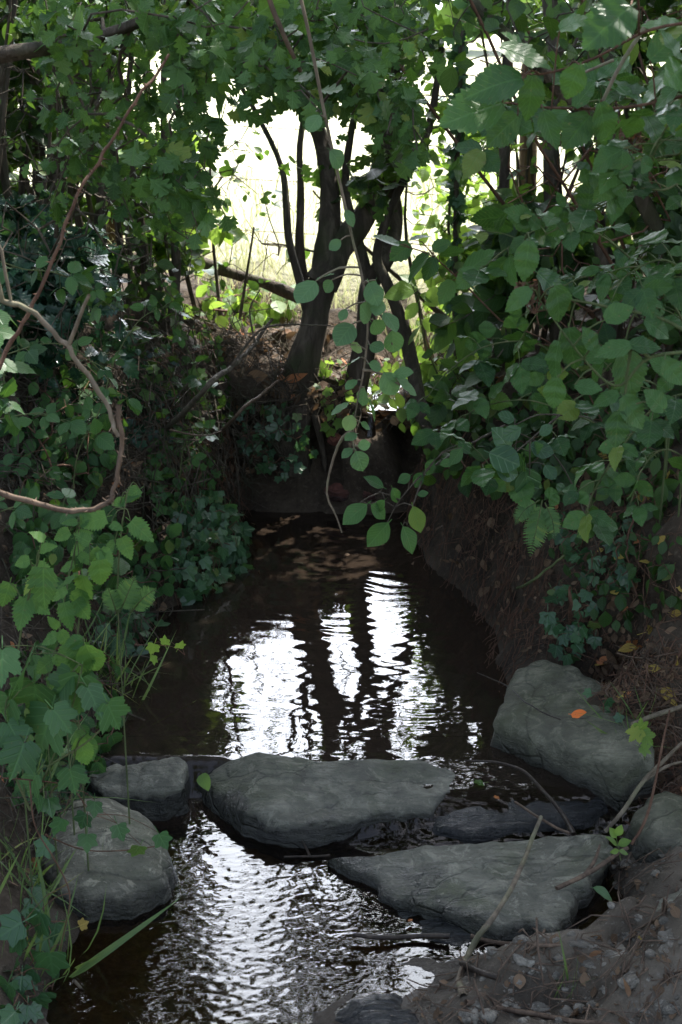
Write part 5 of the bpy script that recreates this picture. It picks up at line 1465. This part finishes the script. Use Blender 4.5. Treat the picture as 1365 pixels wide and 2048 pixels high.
ivy_patch("dark ivy hanging down the back wall under the leaning tree", [(470, 800), (600, 800), (640, 900), (560, 960), (480, 900)], 70, .04, 'ivy', 'ivy', G_I, .03)
ivy_patch("bright low weeds around the trickle's lip, half hiding the water behind", [(690, 745), (860, 755), (870, 850), (740, 850), (690, 810)], 60, .05, 'sunlit_green', 'small', None, .06, 'weeds', 'weed_patch')
ivy_patch("small sunlit ivy leaves hanging at the mouth of the trickle", [(630, 720), (690, 730), (700, 850), (650, 860)], 40, .04, 'sunlit_green', 'ivy', None, .03, 'weeds', 'weed_patch')
ivy_patch("small dark seedlings dotted over the right bank's dark slope", [(1060, 980), (1365, 960), (1365, 1250), (1200, 1240), (1090, 1100)], 120, .034, 'hedge', 'small', None, .03, 'ground cover', 'ground_cover')
ivy_patch("dense mixed leaves over the left bank between nettles and hooked branch", [(0, 1000), (200, 1040), (330, 1060), (300, 1180), (180, 1200), (0, 1250)], 260, .045, 'bramble', 'bramble_low', None, .06, 'ground cover', 'ground_cover')
ivy_patch("dense leaves on the middle of left bank, under the pale dry branch", [(0, 700), (150, 740), (220, 860), (180, 980), (0, 990)], 190, .042, 'bramble', 'bramble_low', None, .06, 'ground cover', 'ground_cover')
ivy_patch("mixed leaves at the foot of the hop, down to the water", [(0, 1300), (200, 1330), (230, 1440), (190, 1560), (0, 1600)], 150, .045, 'bramble', 'bramble_low', None, .05, 'ground cover', 'ground_cover')
# trailing ivy over the boulder
st = [[(-20, 1555, 2.35), (60, 1560, 2.4), (140, 1575, 2.48), (185, 1630, 2.52)], [(60, 1560, 2.4), (70, 1650, 2.36), (110, 1720, 2.36), (140, 1790, 2.36), (125, 1880, 2.34), (100, 2000, 2.3)], [(90, 1670, 2.5), (170, 1700, 2.55), (260, 1700, 2.58), (325, 1690, 2.6)]]
lv = [L_(242, 1668, -20, 46), L_(328, 1684, -30, 44), L_(272, 1706, 30, 38), L_(175, 1688, 0, 46), L_(165, 1645, 20, 44), L_(115, 1655, 30, 46), L_(85, 1700, 40, 50), L_(75, 1610, 10, 52), L_(102, 1618, -10, 50), L_(76, 1855, 10, 70, 2.3), L_(105, 1932, -10, 64, 2.3), L_(55, 1960, 40, 52, 2.3), L_(90, 2008, 0, 54, 2.28), L_(35, 2008, 30, 54, 2.26), L_(15, 1862, 60, 80, 2.25), L_(28, 1890, 40, 60, 2.25), L_(190, 1620, 0, 40), L_(8, 1990, 20, 60, 2.2)]
leafset('ivy_trail', "trailing ivy strands lying over the rounded boulder, with separate leaves", 'ivy', gbase(-0.6, 2.4), st, lv, 2.45, 'ivy', 'ivy', 'redstem', 0.0016, face=1.0, jY=.01, r1=.0012)
st = [[(270, 1290, 3.1), (320, 1290, 3.08), (350, 1295, 3.07), (370, 1310, 3.06)]]
lv = [L_(362, 1288, -150, 22), L_(305, 1300, 20, 30), L_(330, 1280, 170, 22), L_(308, 1322, 0, 26)]
leafset('ivy_trail', "thin ivy strand reaching out over the pool from left bank", 'ivy', tuple(at(270, 1290, 3.1)), st, lv, 3.08, 'ivy', 'sunlit_green', 'redstem', 0.0012)

def fern(label, fronds, Y, group):
    """fronds: (base px, mid px, tip px) rachis lines"""
    t = thing('fern', label, 'fern', tuple(at(fronds[0][0][0], fronds[0][0][1], Y)), group)
    b = np.array(t.location)
    for f in fronds:
        ln = smooth_line([at(p[0], p[1], Y - .02 * i) for i, p in enumerate(f)], 26)
        V, F, U = tubes([ln], [np.linspace(.0018, .0005, 26)], 5)
        stem = link('frond_stem', build_mesh('frond_stem', V - b, F, M['cane'], U), t)
        P, D, S = [], [], []
        L = np.linalg.norm(np.diff(ln, axis=0), axis=1).sum()
        for k in range(4, 26):
            T = ln[min(k + 1, 25)] - ln[k - 1]; T /= np.linalg.norm(T)
            sd = np.cross(T, VIEW); sd /= np.linalg.norm(sd)
            w = L * .25 * math.sin(math.pi * min(1, (k + 3) / 28)) ** .8 * (1.0 if k < 20 else .75)
            for s_ in (-1, 1):
                P.append(ln[k]); D.append(sd * s_ + T * .45 + rng.normal(0, .06, 3)); S.append(w)
        n = len(P)
        link('frond', leaves_mesh('frond', 'pinna', np.array(P) - b, np.array(D), VIEW + rng.normal(0, .15, (n, 3)), np.array(S), M['fern'], .1, .05), t)
fern("small bright fern between the nettles and dark ivy on left bank", [[(240, 1225), (255, 1190), (272, 1150)], [(262, 1226), (285, 1198), (314, 1176)], [(235, 1228), (225, 1200), (215, 1172)]], 2.75, "ferns")
fern("dark fern hanging on the right bank's earth mound", [[(1085, 1000), (1075, 1050), (1060, 1115)], [(1090, 1005), (1105, 1040), (1110, 1080)], [(1080, 1000), (1050, 1020), (1030, 1050)]], 3.35, "ferns")

def tuft(label, c, n, h, spread, lm='grass', group="grass tufts", lean=(0, 0)):
    c = np.array(c)
    t = thing('grass_tuft', label, 'grass', tuple(c), group)
    P = rng.normal(0, spread, (n, 3)) * [1, 1, 0]
    w = P + c
    P[:, 2] = H(w[:, 0], w[:, 1]) - c[2] - .005
    D = rng.normal(0, .45, (n, 3)) + np.array([lean[0], lean[1], 1.0])
    link('blades', leaves_mesh('blades', 'blade', P, D, rng.normal(0, 1, (n, 3)) + [0, -.5, 0], h * np.exp(rng.normal(0, .3, n)), M[lm], .5, .3), t)
tuft("fine grass drooping over the water below the nettles", ground(205, 1370)[0], 60, .12, .045, 'grass', lean=(.6, -.3))
tuft("grass at left edge beside the rounded boulder", ground(60, 1780)[0], 34, .13, .04, lean=(.3, -.1))
tuft("grass blades in the wet corner at bottom left", ground(70, 1930)[0], 22, .12, .05, lean=(.3, 0))
tuft("thin grass under the hop leaves", ground(110, 1650)[0], 24, .12, .04, lean=(.2, 0))
tuft("green grass curling beside the olive stone", ground(1262, 1500)[0], 26, .11, .02, lean=(-.2, -.2))
tuft("few grass blades on gravel at the lower right", ground(1130, 1990)[0], 10, .06, .015, lean=(.2, 0))
st = [[(1242, 1720, 2.55), (1236, 1690, 2.54), (1232, 1668, 2.53)]]
lv = [(1236, 1692, 1212, 1672), (1236, 1690, 1262, 1680), (1233, 1676, 1222, 1656), (1234, 1672, 1244, 1650), (1238, 1702, 1258, 1708), (1238, 1700, 1222, 1706)]
leafset('seedling', "bright green seedling at right tip of the large flat stone", 'plant', tuple(ground(1242, 1722)[0]), st, lv, 2.53, 'small', 'sunlit_green', 'cane', .0014, jY=.005)
st = [[(1290, 1520, 2.85), (1285, 1490, 2.83), (1280, 1465, 2.82)]]
lv = [L_(1270, 1470, 40, 36), L_(1296, 1478, -40, 36), L_(1282, 1450, 180, 30), L_(1292, 1500, -60, 28)]
leafset('seedling', "light green seedling with lobed leaves above the olive stone", 'plant', tuple(ground(1290, 1522)[0]), st, lv, 2.83, 'hop', 'sunlit_green', 'cane', .0014, jY=.005)
# ------------------------------------------------------------------ sticks
def stick(name, label, pts, r0, r1, m, group=None, forks=(), cat='stick', lift=None):
    """pts: (px, py) laid on the ground, or (px, py, z) at a height, or a point in space"""
    def w(p, r):
        if len(p) == 2:
            g = ground(p[0], p[1], 0, -0.066)[0]
            return g + np.array([0, 0, r + (lift or 0)])
        return onz(p[0], p[1], p[2])
    ln = smooth_line([w(p, r0) for p in pts], None, 0.015)
    s = np.arange(len(ln)) * .015
    ln = ln + 0.0022 * np.stack([vnoise(s * 20, 0 * s, r0 * 999), vnoise(s * 20, 0 * s + 3, r0 * 999), vnoise(s * 20, 0 * s + 8, 1)], -1)
    rad = np.linspace(r0, r1, len(ln)) * (1 + .12 * vnoise(s * 30, 0 * s, 4))
    ch, rr = [ln], [rad]
    for f in forks:
        l2 = smooth_line([w(p, r1) for p in f], None, 0.015)
        ch.append(l2); rr.append(np.linspace(r1 * 1.1, r1 * .5, len(l2)))
    V, F, U = tubes(ch, rr, 8, 0.12)
    c = ln[len(ln) // 2]
    o = link(name, build_mesh(name, V - c, F, M[m], U), None, tuple(c))
    return tag(o, label, cat, group)

stick('stick', "long pale crooked stick lying across the flat stone, reaching down into the mud", [(1084, 1634, 0.03), (1060, 1690, 0.0), (1040, 1740, 0.0), (1010, 1800, 0.0), (975, 1850, -.01), (945, 1900), (925, 1945), (920, 1970), (928, 2000)], .0042, .0075, 'pale_stick')
stick('stick', "thick dark stick with a pale broken end, leaning off the wet overflow stone", [(930, 1522, .02), (1000, 1525, .03), (1050, 1545, .03), (1095, 1590, .02), (1125, 1630, 0.01), (1148, 1668, 0.0)], .0022, .0062, 'dark_stick')
stick('stick', "thin red-brown stick crossing the wet gap beside the dark thick stick", [(1032, 1605, 0.0), (1075, 1632, 0.01), (1110, 1655, 0.015), (1140, 1668, .015)], .003, .003, 'brown_stick')
stick('stick', "grey-brown stick with pale cut end resting on the flat stone's right end", [(1112, 1778, 0.015), (1170, 1750, 0.02), (1225, 1715, .025), (1255, 1695, .03)], .0055, .0045, 'brown_stick', forks=[[(1170, 1750, 0.02), (1190, 1720, 0.02), (1200, 1690, .02)]])
stick('stick', "wet black stick with a white end, poking out over the rippling water", [(706, 1871, -.06), (760, 1875, -.06), (830, 1873, -.065), (900, 1872, -.06)], .0048, .0052, 'dark_stick')
stick('stick', "straight brown stick lying in the mud below the flat stone", [(940, 1878), (1000, 1890), (1060, 1893), (1130, 1897), (1200, 1908)], .005, .003, 'brown_stick', forks=[[(1060, 1893), (1110, 1885), (1160, 1880)]])
stick('stick', "brown stick along the bottom edge of the mud", [(930, 2010), (1000, 2020), (1080, 2035), (1160, 2050), (1240, 2060)], .006, .004, 'brown_stick')
stick('stick', "slender stick running up beside the flat stone's lower corner", [(980, 1945), (1040, 1915), (1075, 1890), (1095, 1850), (1100, 1810)], .003, .0025, 'brown_stick')
stick('stick', "long red-brown twig rising steeply at the right, from gravel to bank", [(1265, 1690, .05), (1290, 1640, .09), (1310, 1570, .15), (1328, 1480, .24), (1340, 1420, .3)], .0032, .002, 'redstem')
stick('stick', "grey forked branch sloping down past the olive stone", [(1210, 1665, .02), (1250, 1620, .07), (1290, 1560, .12), (1330, 1520, .18), (1375, 1480, .24)], .005, .004, 'pale_stick', forks=[[(1290, 1560, .12), (1340, 1530, .14), (1390, 1520, .16)]])
stick('stick', "stout grey-brown stick lying at the right edge above the bank stone", [(1262, 1450, .12), (1310, 1430, .15), (1370, 1410, .17), (1420, 1400, .2)], .006, .006, 'pale_stick')
stick('stick', "short dark rotten stick half sunk in the mud", [(925, 1935), (960, 1950), (995, 1960)], .007, .006, 'dark_stick')
stick('stick', "reddish upright stick leaning on the right bank's mound", [(1140, 1250), (1142, 1210, .3), (1140, 1175, .36)], .005, .004, 'redstem')
stick('stick', "pale green bent stem lying on the mossy edge of the mound", [(1035, 1180), (1060, 1165, .27), (1100, 1135, .33), (1130, 1110, .38)], .0045, .003, 'cane')
stick('stick', "thin twig reaching out over the pool from the bank stone", [(1120, 1440, .13), (1060, 1410, .12), (1010, 1370, .08), (955, 1345, .03)], .0022, .0012, 'dark_stick')
stick('stick', "short yellowish straw floating at the very bottom of the stream", [(240, 2002, -.085), (262, 2025, -.085), (285, 2048, -.09)], .0028, .0025, 'pale_stick')
stick('stick', "small pale twig standing in the water at far left bottom", [(150, 1962, -.05), (165, 1978, -.08), (172, 1984, -.1)], .0035, .003, 'pale_stick')
stick('stick', "thin forked twig lying in the ripples between the dam and flat stones", [(570, 1715, -.07), (620, 1712, -.07), (660, 1710, -.06)], .0028, .003, 'dark_stick', forks=[[(620, 1712, -.07), (610, 1690, -.06), (600, 1675, -.05)]])
# branches on the left
def branch(name, label, lines, radii, m, base=None, thorns=0, cat='branch'):
    ch = [smooth_line(l, None, .02) for l in lines]
    ch = [c_ + (.0045 * np.stack([vnoise(np.arange(len(c_)) * .10, 0 * c_[:, 0] + i, k_) + .6 * vnoise(np.arange(len(c_)) * .4, 0 * c_[:, 0] + i, k_ + 7) for k_ in (1, 2, 3)], -1)) * np.minimum(1, np.arange(len(c_)) / 8)[:, None] for i, c_ in enumerate(ch)]
    rr = [np.linspace(a, b, len(c)) for (a, b), c in zip(radii, ch)]
    rr = [r_ * (1 + .10 * vnoise(np.arange(len(r_)) * .6, 0 * r_, i + 2)) for i, r_ in enumerate(rr)]
    for _ in range(thorns):
        l = ch[0]; k = rng.integers(1, len(l) - 1); d = rng.normal(0, 1, 3); d /= np.linalg.norm(d)
        ch.append(np.array([l[k], l[k] + d * (rr[0][k] + .007)])); rr.append(np.array([.002, .0002]))
    V, F, U = tubes(ch, rr, 9, .08)
    c = np.array(base if base is not None else ch[0][0])
    o = link(name, build_mesh(name, V - c, F, M[m], U), None, tuple(c))
    return tag(o, label, cat)
gL = np.array(gbase(-0.95, 2.35))
branch('dry_branch', "long pale dry branch curving down in front of the left bank, with a stub", [
    [gL, gL + [.05, -.05, .5], at(-60, 580, 2.1), at(0, 603, 2.1), at(60, 620, 2.1), at(130, 682, 2.1), at(182, 755, 2.1), at(222, 828, 2.1), at(236, 872, 2.1)],
    [at(138, 690, 2.1), at(152, 655, 2.09), at(166, 615, 2.08), at(178, 588, 2.07)],
    [at(-40, 440, 2.1), at(0, 490, 2.1), at(14, 560, 2.1), at(22, 612, 2.1)]], [(.0046, .0034), (.0036, .0026), (.0028, .0022)], 'pale_stick')
branch('hooked_branch', "thick thorny hooked branch curling up at its tip, left of the pool", [
    [gL + [.0, .05, 0], gL + [.05, 0, .2], at(-60, 975, 2.1), at(0, 992, 2.1), at(70, 1010, 2.1), at(140, 1022, 2.1), at(196, 1010, 2.1), at(226, 984, 2.1), at(239, 940, 2.1), at(243, 870, 2.1), at(236, 814, 2.1)]], [(.0050, .0034)], 'brown_stick', None, 70)
branch('bramble_cane', "long straight red-brown cane slanting up through the left foliage", [
    [gL + [.05, .1, 0], at(-60, 840, 2.3), at(0, 740, 2.35), at(30, 668, 2.38), at(70, 592, 2.4), at(122, 472, 2.42), at(170, 362, 2.45), at(218, 295, 2.48), at(275, 205, 2.5), at(340, 110, 2.55)]], [(.0042, .0022)], 'redstem', None, 60, 'cane')
branch('dry_branch', "dark bare branch slanting up from left bank across the opening", [
    [ground(330, 860)[0], at(400, 790, 3.75), at(460, 735, 3.9), at(510, 685, 4.05), at(545, 636, 4.15)], [at(460, 735, 3.9), at(520, 660, 3.9), at(580, 648, 3.9), at(660, 652, 3.9)], [at(510, 685, 4.0), at(500, 620, 4.0), at(520, 580, 4.0)]], [(.009, .005), (.004, .002), (.0035, .0015)], 'stem')
branch('dry_branch', "short dead branch pointing to the leaning tree's foot, above the pool", [
    [ground(430, 870)[0], at(470, 835, 4.1), at(520, 790, 4.2), at(556, 757, 4.25)], [at(340, 860, 3.9), at(400, 870, 4.0), at(440, 862, 4.1)]], [(.006, .004), (.003, .002)], 'brown_stick')
branch('fallen_bough', "thick dark fallen bough lying on left bank below the tangle of twigs", [
    [ground(300, 815)[0] + [0, 0, .01], ground(360, 830)[0] + [0, 0, .02], ground(420, 850)[0] + [0, 0, .02], ground(450, 868)[0] + [0, 0, .01]]], [(.018, .012)], 'bark')
branch('dry_branch', "grey stem hanging down beside the hawthorn twigs near the top", [[at(520, -60, 2.9), at(545, 20, 2.9), at(560, 60, 2.9), at(600, 140, 2.95)]], [(.006, .004)], 'brown_stick')
branch('dry_branch', "pale bent twig crossing the upper right leaves", [[at(1300, 40, 2.6), at(1265, 90, 2.6), at(1228, 150, 2.6), at(1200, 205, 2.6)], [at(1228, 120, 2.6), at(1180, 140, 2.6), at(1150, 150, 2.6)]], [(.0042, .003), (.003, .002)], 'pale_stick')

# ------------------------------------------------------------------ fallen leaves
def fallen(label, pts, size, tpl, m, group=None, zmin=None):
    first = None
    for (px, py) in pts:
        g = ground(px, py, .006, zmin)[0]
        nv = Hn(g[0], g[1]) + rng.normal(0, .3, 3)
        a = rng.random() * 6.28
        P = np.zeros((1, 3)); D = np.array([[math.cos(a), math.sin(a), .05]])
        o = link('fallen_leaf', leaves_mesh('fallen_leaf', tpl, P, D, nv[None], np.array([size * rng.uniform(.8, 1.2)]), M[m], .35, .1), None, tuple(g))
        tag(o, label, 'leaf', group)
fallen("single large yellow-green fallen leaf on bare soil above the bank stone", [(1293, 1268)], .05, 'maple', 'yellow')
fallen("bright orange fallen leaf on bare soil near the bank stone", [(1250, 1297)], .045, 'hop', 'orange')
fallen("reddish fallen leaf lying flat at the bank stone's upper edge", [(1142, 1433)], .05, 'oval', 'orange', None, .11)
fallen("small orange leaf caught in the wet gap below the bank stone", [(1174, 1566)], .03, 'ivy', 'orange', None, .0)
fallen("yellow fallen leaf lying among gravel near the lower right", [(1274, 1878)], .025, 'small', 'yellow')
fallen("pale silvery-green leaf fallen at the tip of the flat stone", [(1186, 1780)], .05, 'oval', 'pale', None, .0)
fallen("small lobed yellow leaf lying at the back edge of the bank stone", [(1238, 1390)], .035, 'maple', 'yellow')
fallen("pair-of-leaves scrap floating beside the wet black rock", [(405, 1552)], .04, 'round', 'sunlit_green', None, .0)
fallen("yellow leaf stuck in the wet corner under the rounded boulder", [(158, 1858)], .028, 'ivy', 'yellow', None, -.09)
fallen("brown leaf lying on the black overflow stone", [(996, 1602)], .02, 'ivy', 'orange', None, .0)
fallen("green leaf lying on the black overflow stone", [(968, 1570)], .028, 'ivy', 'sunlit_green', None, .0)
fallen("tiny orange leaf on the ledge below the flat stone", [(825, 1843)], .016, 'small', 'orange', None, -.07)
fallen("yellow or tan fallen leaf on right bank's dark slope", [(1190, 1290), (1205, 1330), (1215, 920), (1230, 1040), (1300, 1000), (1335, 950), (1345, 1090), (1250, 1120), (1180, 1285), (1345, 995), (1290, 1340), (1325, 1380), (1340, 1230), (1230, 1180), (1310, 1130), (1355, 1180), (1200, 1110), (1275, 1300), (1355, 1320), (1240, 960)], .04, 'oval', 'yellow', "fallen leaves on the right bank")
fallen("small leaf scrap floating on the dark pool", [(512, 1052), (560, 1040), (590, 1036), (475, 1128), (640, 1075), (770, 1092), (812, 1112), (826, 1128), (700, 1112), (520, 1150)], .02, 'small', 'dead', "scraps floating on the pool", .001)
# ------------------------------------------------------------------ pebbles
def pebble_mesh(seed, flat):
    u, v = 14, 9
    V = []
    for j in range(v + 1):
        ph = math.pi * j / v
        for i in range(u):
            th = 2 * math.pi * i / u
            d = np.array([math.sin(ph) * math.cos(th), math.sin(ph) * math.sin(th), math.cos(ph)])
            k = 1 + .30 * float(vnoise(d[0] * 1.3 + seed * 7, d[1] * 1.3, d[2] * 1.3)) + .16 * float(vnoise(d[0] * 3 + seed, d[1] * 3, d[2] * 3))
            V.append(d * k * [1, .75, flat])
    i, j = np.meshgrid(np.arange(u), np.arange(v))
    F = np.stack([j * u + i, (j + 1) * u + i, (j + 1) * u + (i + 1) % u, j * u + (i + 1) % u], -1).reshape(-1, 4)
    return build_mesh("pebble", np.array(V), [F], STONE['pebble'], None, None, False)
PM = [pebble_mesh(s, f) for s, f in ((1, .55), (2, .45), (3, .6), (4, .4), (5, .5), (6, .55))]
peb_sp = [("white angular flint pebble below the flat stone's corner", 1238, 1895, .016), ("round dark-centred pebble on the gravel at right", 1282, 1842, .017), ("grey-blue pebble beside the tip of the long pale stick", 1062, 1852, .016), ("pale pebble under the seedling by the flat stone", 1254, 1732, .018), ("wide pale pebble near the bottom edge", 1078, 2018, .022), ("white pebble on mud between two crossing sticks", 1042, 1922, .017), ("grey pebble by the stick's lower end", 1032, 1962, .016), ("largest greenish pebble on the gravel at the right edge", 1335, 1880, .02)]
for lab, px, py, s in peb_sp:
    g = ground(px, py)[0]
    o = link('pebble', PM[int(rng.integers(0, 6))], None, (g[0], g[1], g[2] + s * .15)); o.scale = (s, s, s); o.rotation_euler = (rng.normal(0, .2), rng.normal(0, .2), rng.random() * 6.3)
    tag(o, lab, 'pebble')
poly = np.array([(960, 1890), (1060, 1860), (1120, 1850), (1180, 1760), (1260, 1700), (1365, 1710), (1365, 2048), (880, 2048), (900, 1990)], float)
cnt = 0
while cnt < 290:
    px, py = 880 + 500 * rng.random(), 1690 + 370 * rng.random()
    if not inside(poly, np.array([px]), np.array([py]))[0]:
        continue
    g = ground(px, py)[0]
    s = .0052 * math.exp(rng.normal(0.25, .5))
    o = link('pebble', PM[int(rng.integers(0, 6))], None, (g[0], g[1], g[2] + s * .1)); o.scale = (s, s, s); o.rotation_euler = (rng.normal(0, .3), rng.normal(0, .3), rng.random() * 6.3)
    tag(o, "small grey pebble strewn on the gravelly mud right of the flat stone", 'pebble', "pebbles on the gravelly mud")
    cnt += 1
# ------------------------------------------------------------------ litter, rootlets and gravel nobody could count
def litter(name, label, polys, n_leaf, n_twig, tw_len=(.03, .14), tw_r=(.0006, .0018), leaf=('dead',), size=.028, steep=0.0, tm='stem', lift_=.012):
    def pts(n):
        out = []
        w = np.array([p[1] for p in polys], float); w /= w.sum()
        for (poly, _), k in zip(polys, rng.multinomial(n, w)):
            poly = np.array(poly, float); lo, hi = poly.min(0), poly.max(0); q = np.zeros((0, 2))
            while len(q) < k:
                r_ = lo + (hi - lo) * rng.random((k * 2 + 4, 2)); q = np.vstack([q, r_[inside(poly, r_[:, 0], r_[:, 1])]])
            out.append(q[:k])
        q = np.concatenate(out)
        return ground(q[:, 0], q[:, 1])
    Vs, Fs3, off = [], [], 0
    P = pts(n_twig)
    nv = Hn(P[:, 0], P[:, 1])
    d = rng.normal(0, 1, P.shape); d -= (d * nv).sum(1, keepdims=True) * nv * .85
    d[:, 2] -= steep
    d /= np.linalg.norm(d, axis=1, keepdims=True)
    L = rng.uniform(*tw_len, n_twig)[:, None]
    b_ = rng.normal(0, .13, P.shape) * L
    r_ = rng.uniform(*tw_r, n_twig)
    lift = nv * rng.uniform(0, lift_, n_twig)[:, None]
    ch = [np.array([p - dd * l / 2, p + bb, p + dd * l / 2]) + li for p, dd, l, bb, li in zip(P, d, L, b_, lift)]
    V, F, U = tubes(ch, [np.array([q, q, q * .6]) for q in r_], 4)
    o = link(name, build_mesh(name, V, F, M[tm]))
    tag(o, label, None, None, 'stuff')
    if n_leaf:
        for lm in leaf:
            P = pts(n_leaf // len(leaf)); nv = Hn(P[:, 0], P[:, 1])
            D = rng.normal(0, 1, P.shape); D -= (D * nv).sum(1, keepdims=True) * nv
            o = link('leaf_litter', leaves_mesh('leaf_litter', 'oval', P + nv * .006, D, nv + rng.normal(0, .4, P.shape), size * np.exp(rng.normal(0, .35, len(P))), M[lm], .6, .2))
            tag(o, label.replace("twigs", "leaves"), None, None, 'stuff')
    return o
LBK = [[(180, 700), (400, 640), (600, 700), (600, 780), (480, 1000), (430, 960), (330, 1000), (200, 980), (0, 1000), (0, 760)], 1.0]
LB2 = [[(0, 1000), (330, 1000), (330, 1260), (240, 1400), (200, 1640), (0, 1800)], .6]
RBK = [[(830, 980), (1000, 900), (1365, 860), (1365, 1300), (1250, 1330), (1040, 1300), (880, 1120)], 1.0]
RFG = [[(1180, 1330), (1365, 1280), (1365, 1700), (1240, 1650), (1260, 1500)], 1.0]
RMD = [[(950, 1880), (1130, 1840), (1240, 1700), (1365, 1700), (1365, 2048), (760, 2048), (820, 2000)], 1.0]
BK = [[(400, 600), (600, 620), (760, 700), (1000, 760), (1000, 880), (850, 860), (640, 840), (420, 720)], 1.0]
litter('twig_litter', "grey dead twigs matted over the left bank", [LBK, LBK, LB2], 800, 1700, (.05, .28), (.0007, .0024), ('dead',), .022, .4, 'stem', .05)
litter('twig_litter', "fine brown twigs scattered over the right bank", [RBK, RFG], 900, 900, (.03, .16), (.0005, .0016), ('dead', 'dead'), .019, .2, 'redstem')
litter('twig_litter', "brown twigs trodden into the gravelly mud at lower right", [RMD, RFG], 360, 520, (.02, .15), (.0006, .0024), ('dead',), .015, 0, 'brown_stick')
litter('twig_litter', "dry twigs below the hedge at the edge of the field", [BK], 500, 500, (.04, .2), (.0008, .002), ('dead',), .035, .1)
# fine roots hanging from both cut banks
def rootlets(label, y0, y1, side, n):
    y = rng.uniform(y0, y1, n)
    e = rng.uniform(.0, .16, n)
    x = xL(y) - e if side < 0 else xR(y) + e
    z = H(x, y)
    k = side * -1
    P = np.column_stack([x + .012 * k, y, z + .01])
    ch = [np.array([p, p + [k * .015 + rng.normal(0, .012), rng.normal(0, .02), -l * .5], p + [k * .012 + rng.normal(0, .02), rng.normal(0, .03), -l]]) for p, l in zip(P, rng.uniform(.03, .16, n))]
    V, F, U = tubes(ch, [np.array([.0012, .0009, .0004])] * n, 4)
    o = link('rootlets', build_mesh('rootlets', V, F, M['redstem']))
    tag(o, label, None, None, 'stuff')
rootlets("fine roots hanging from the hollowed left bank", 3.5, 4.95, -1, 420)
rootlets("fine roots hanging from the right bank's earth face", 3.2, 4.9, 1, 520)
# fine gravel
n = 3000
q = np.zeros((0, 2)); poly = np.array(RMD[0], float)
while len(q) < n:
    r_ = poly.min(0) + (poly.max(0) - poly.min(0)) * rng.random((n * 2, 2)); q = np.vstack([q, r_[inside(poly, r_[:, 0], r_[:, 1])]])
P = ground(q[:n, 0], q[:n, 1])
oct_v = np.array([(1, 0, 0), (-.9, .2, 0), (0, 1, 0), (.1, -.9, 0), (0, 0, .6), (0, 0, -.6)])
oct_f = np.array([(0, 2, 4), (2, 1, 4), (1, 3, 4), (3, 0, 4), (2, 0, 5), (1, 2, 5), (3, 1, 5), (0, 3, 5)])
S = .0022 * np.exp(rng.normal(0, .45, n)); A = rng.random(n) * 6.28
X = oct_v[None] * S[:, None, None] * rng.uniform(.6, 1.3, (n, 6, 1))
V = np.stack([X[..., 0] * np.cos(A)[:, None] - X[..., 1] * np.sin(A)[:, None], X[..., 0] * np.sin(A)[:, None] + X[..., 1] * np.cos(A)[:, None], X[..., 2]], -1) + P[:, None]
o = link('gravel', build_mesh('gravel', V.reshape(-1, 3), [(oct_f[None] + np.arange(n)[:, None, None] * 6).reshape(-1, 3)], STONE['pebble'], None, None, False))
tag(o, "fine gravel pressed into the mud at lower right", None, None, 'stuff')
# reddish lumps added by the fall, standing in for its red glints
M['red_glint_lump'] = rock_mat("red_glint_stone", (0.24, 0.085, 0.06), (0.34, 0.13, 0.09), (0.12, 0.08, 0.05), 0.06, 0.05, 0.2)
for px, py, s, lab in [(672, 985, .05, "wet red lump added as a red glint beside the falling trickle"), (668, 878, .035, "small red lump added as a sunlit glint at the lip of the trickle"), (735, 985, .045, "dark red lump added as a glint right of the falling trickle")]:
    p = at(px, py, 4.95 if py > 900 else 5.05)
    me = pebble_mesh(px, .7); me.materials[0] = M['red_glint_lump']
    o = link('red_glint_lump', me, None, tuple(p)); o.scale = (s, s, s); o.rotation_euler = (.2, .3, px)
    tag(o, lab, 'red_glint_lump')
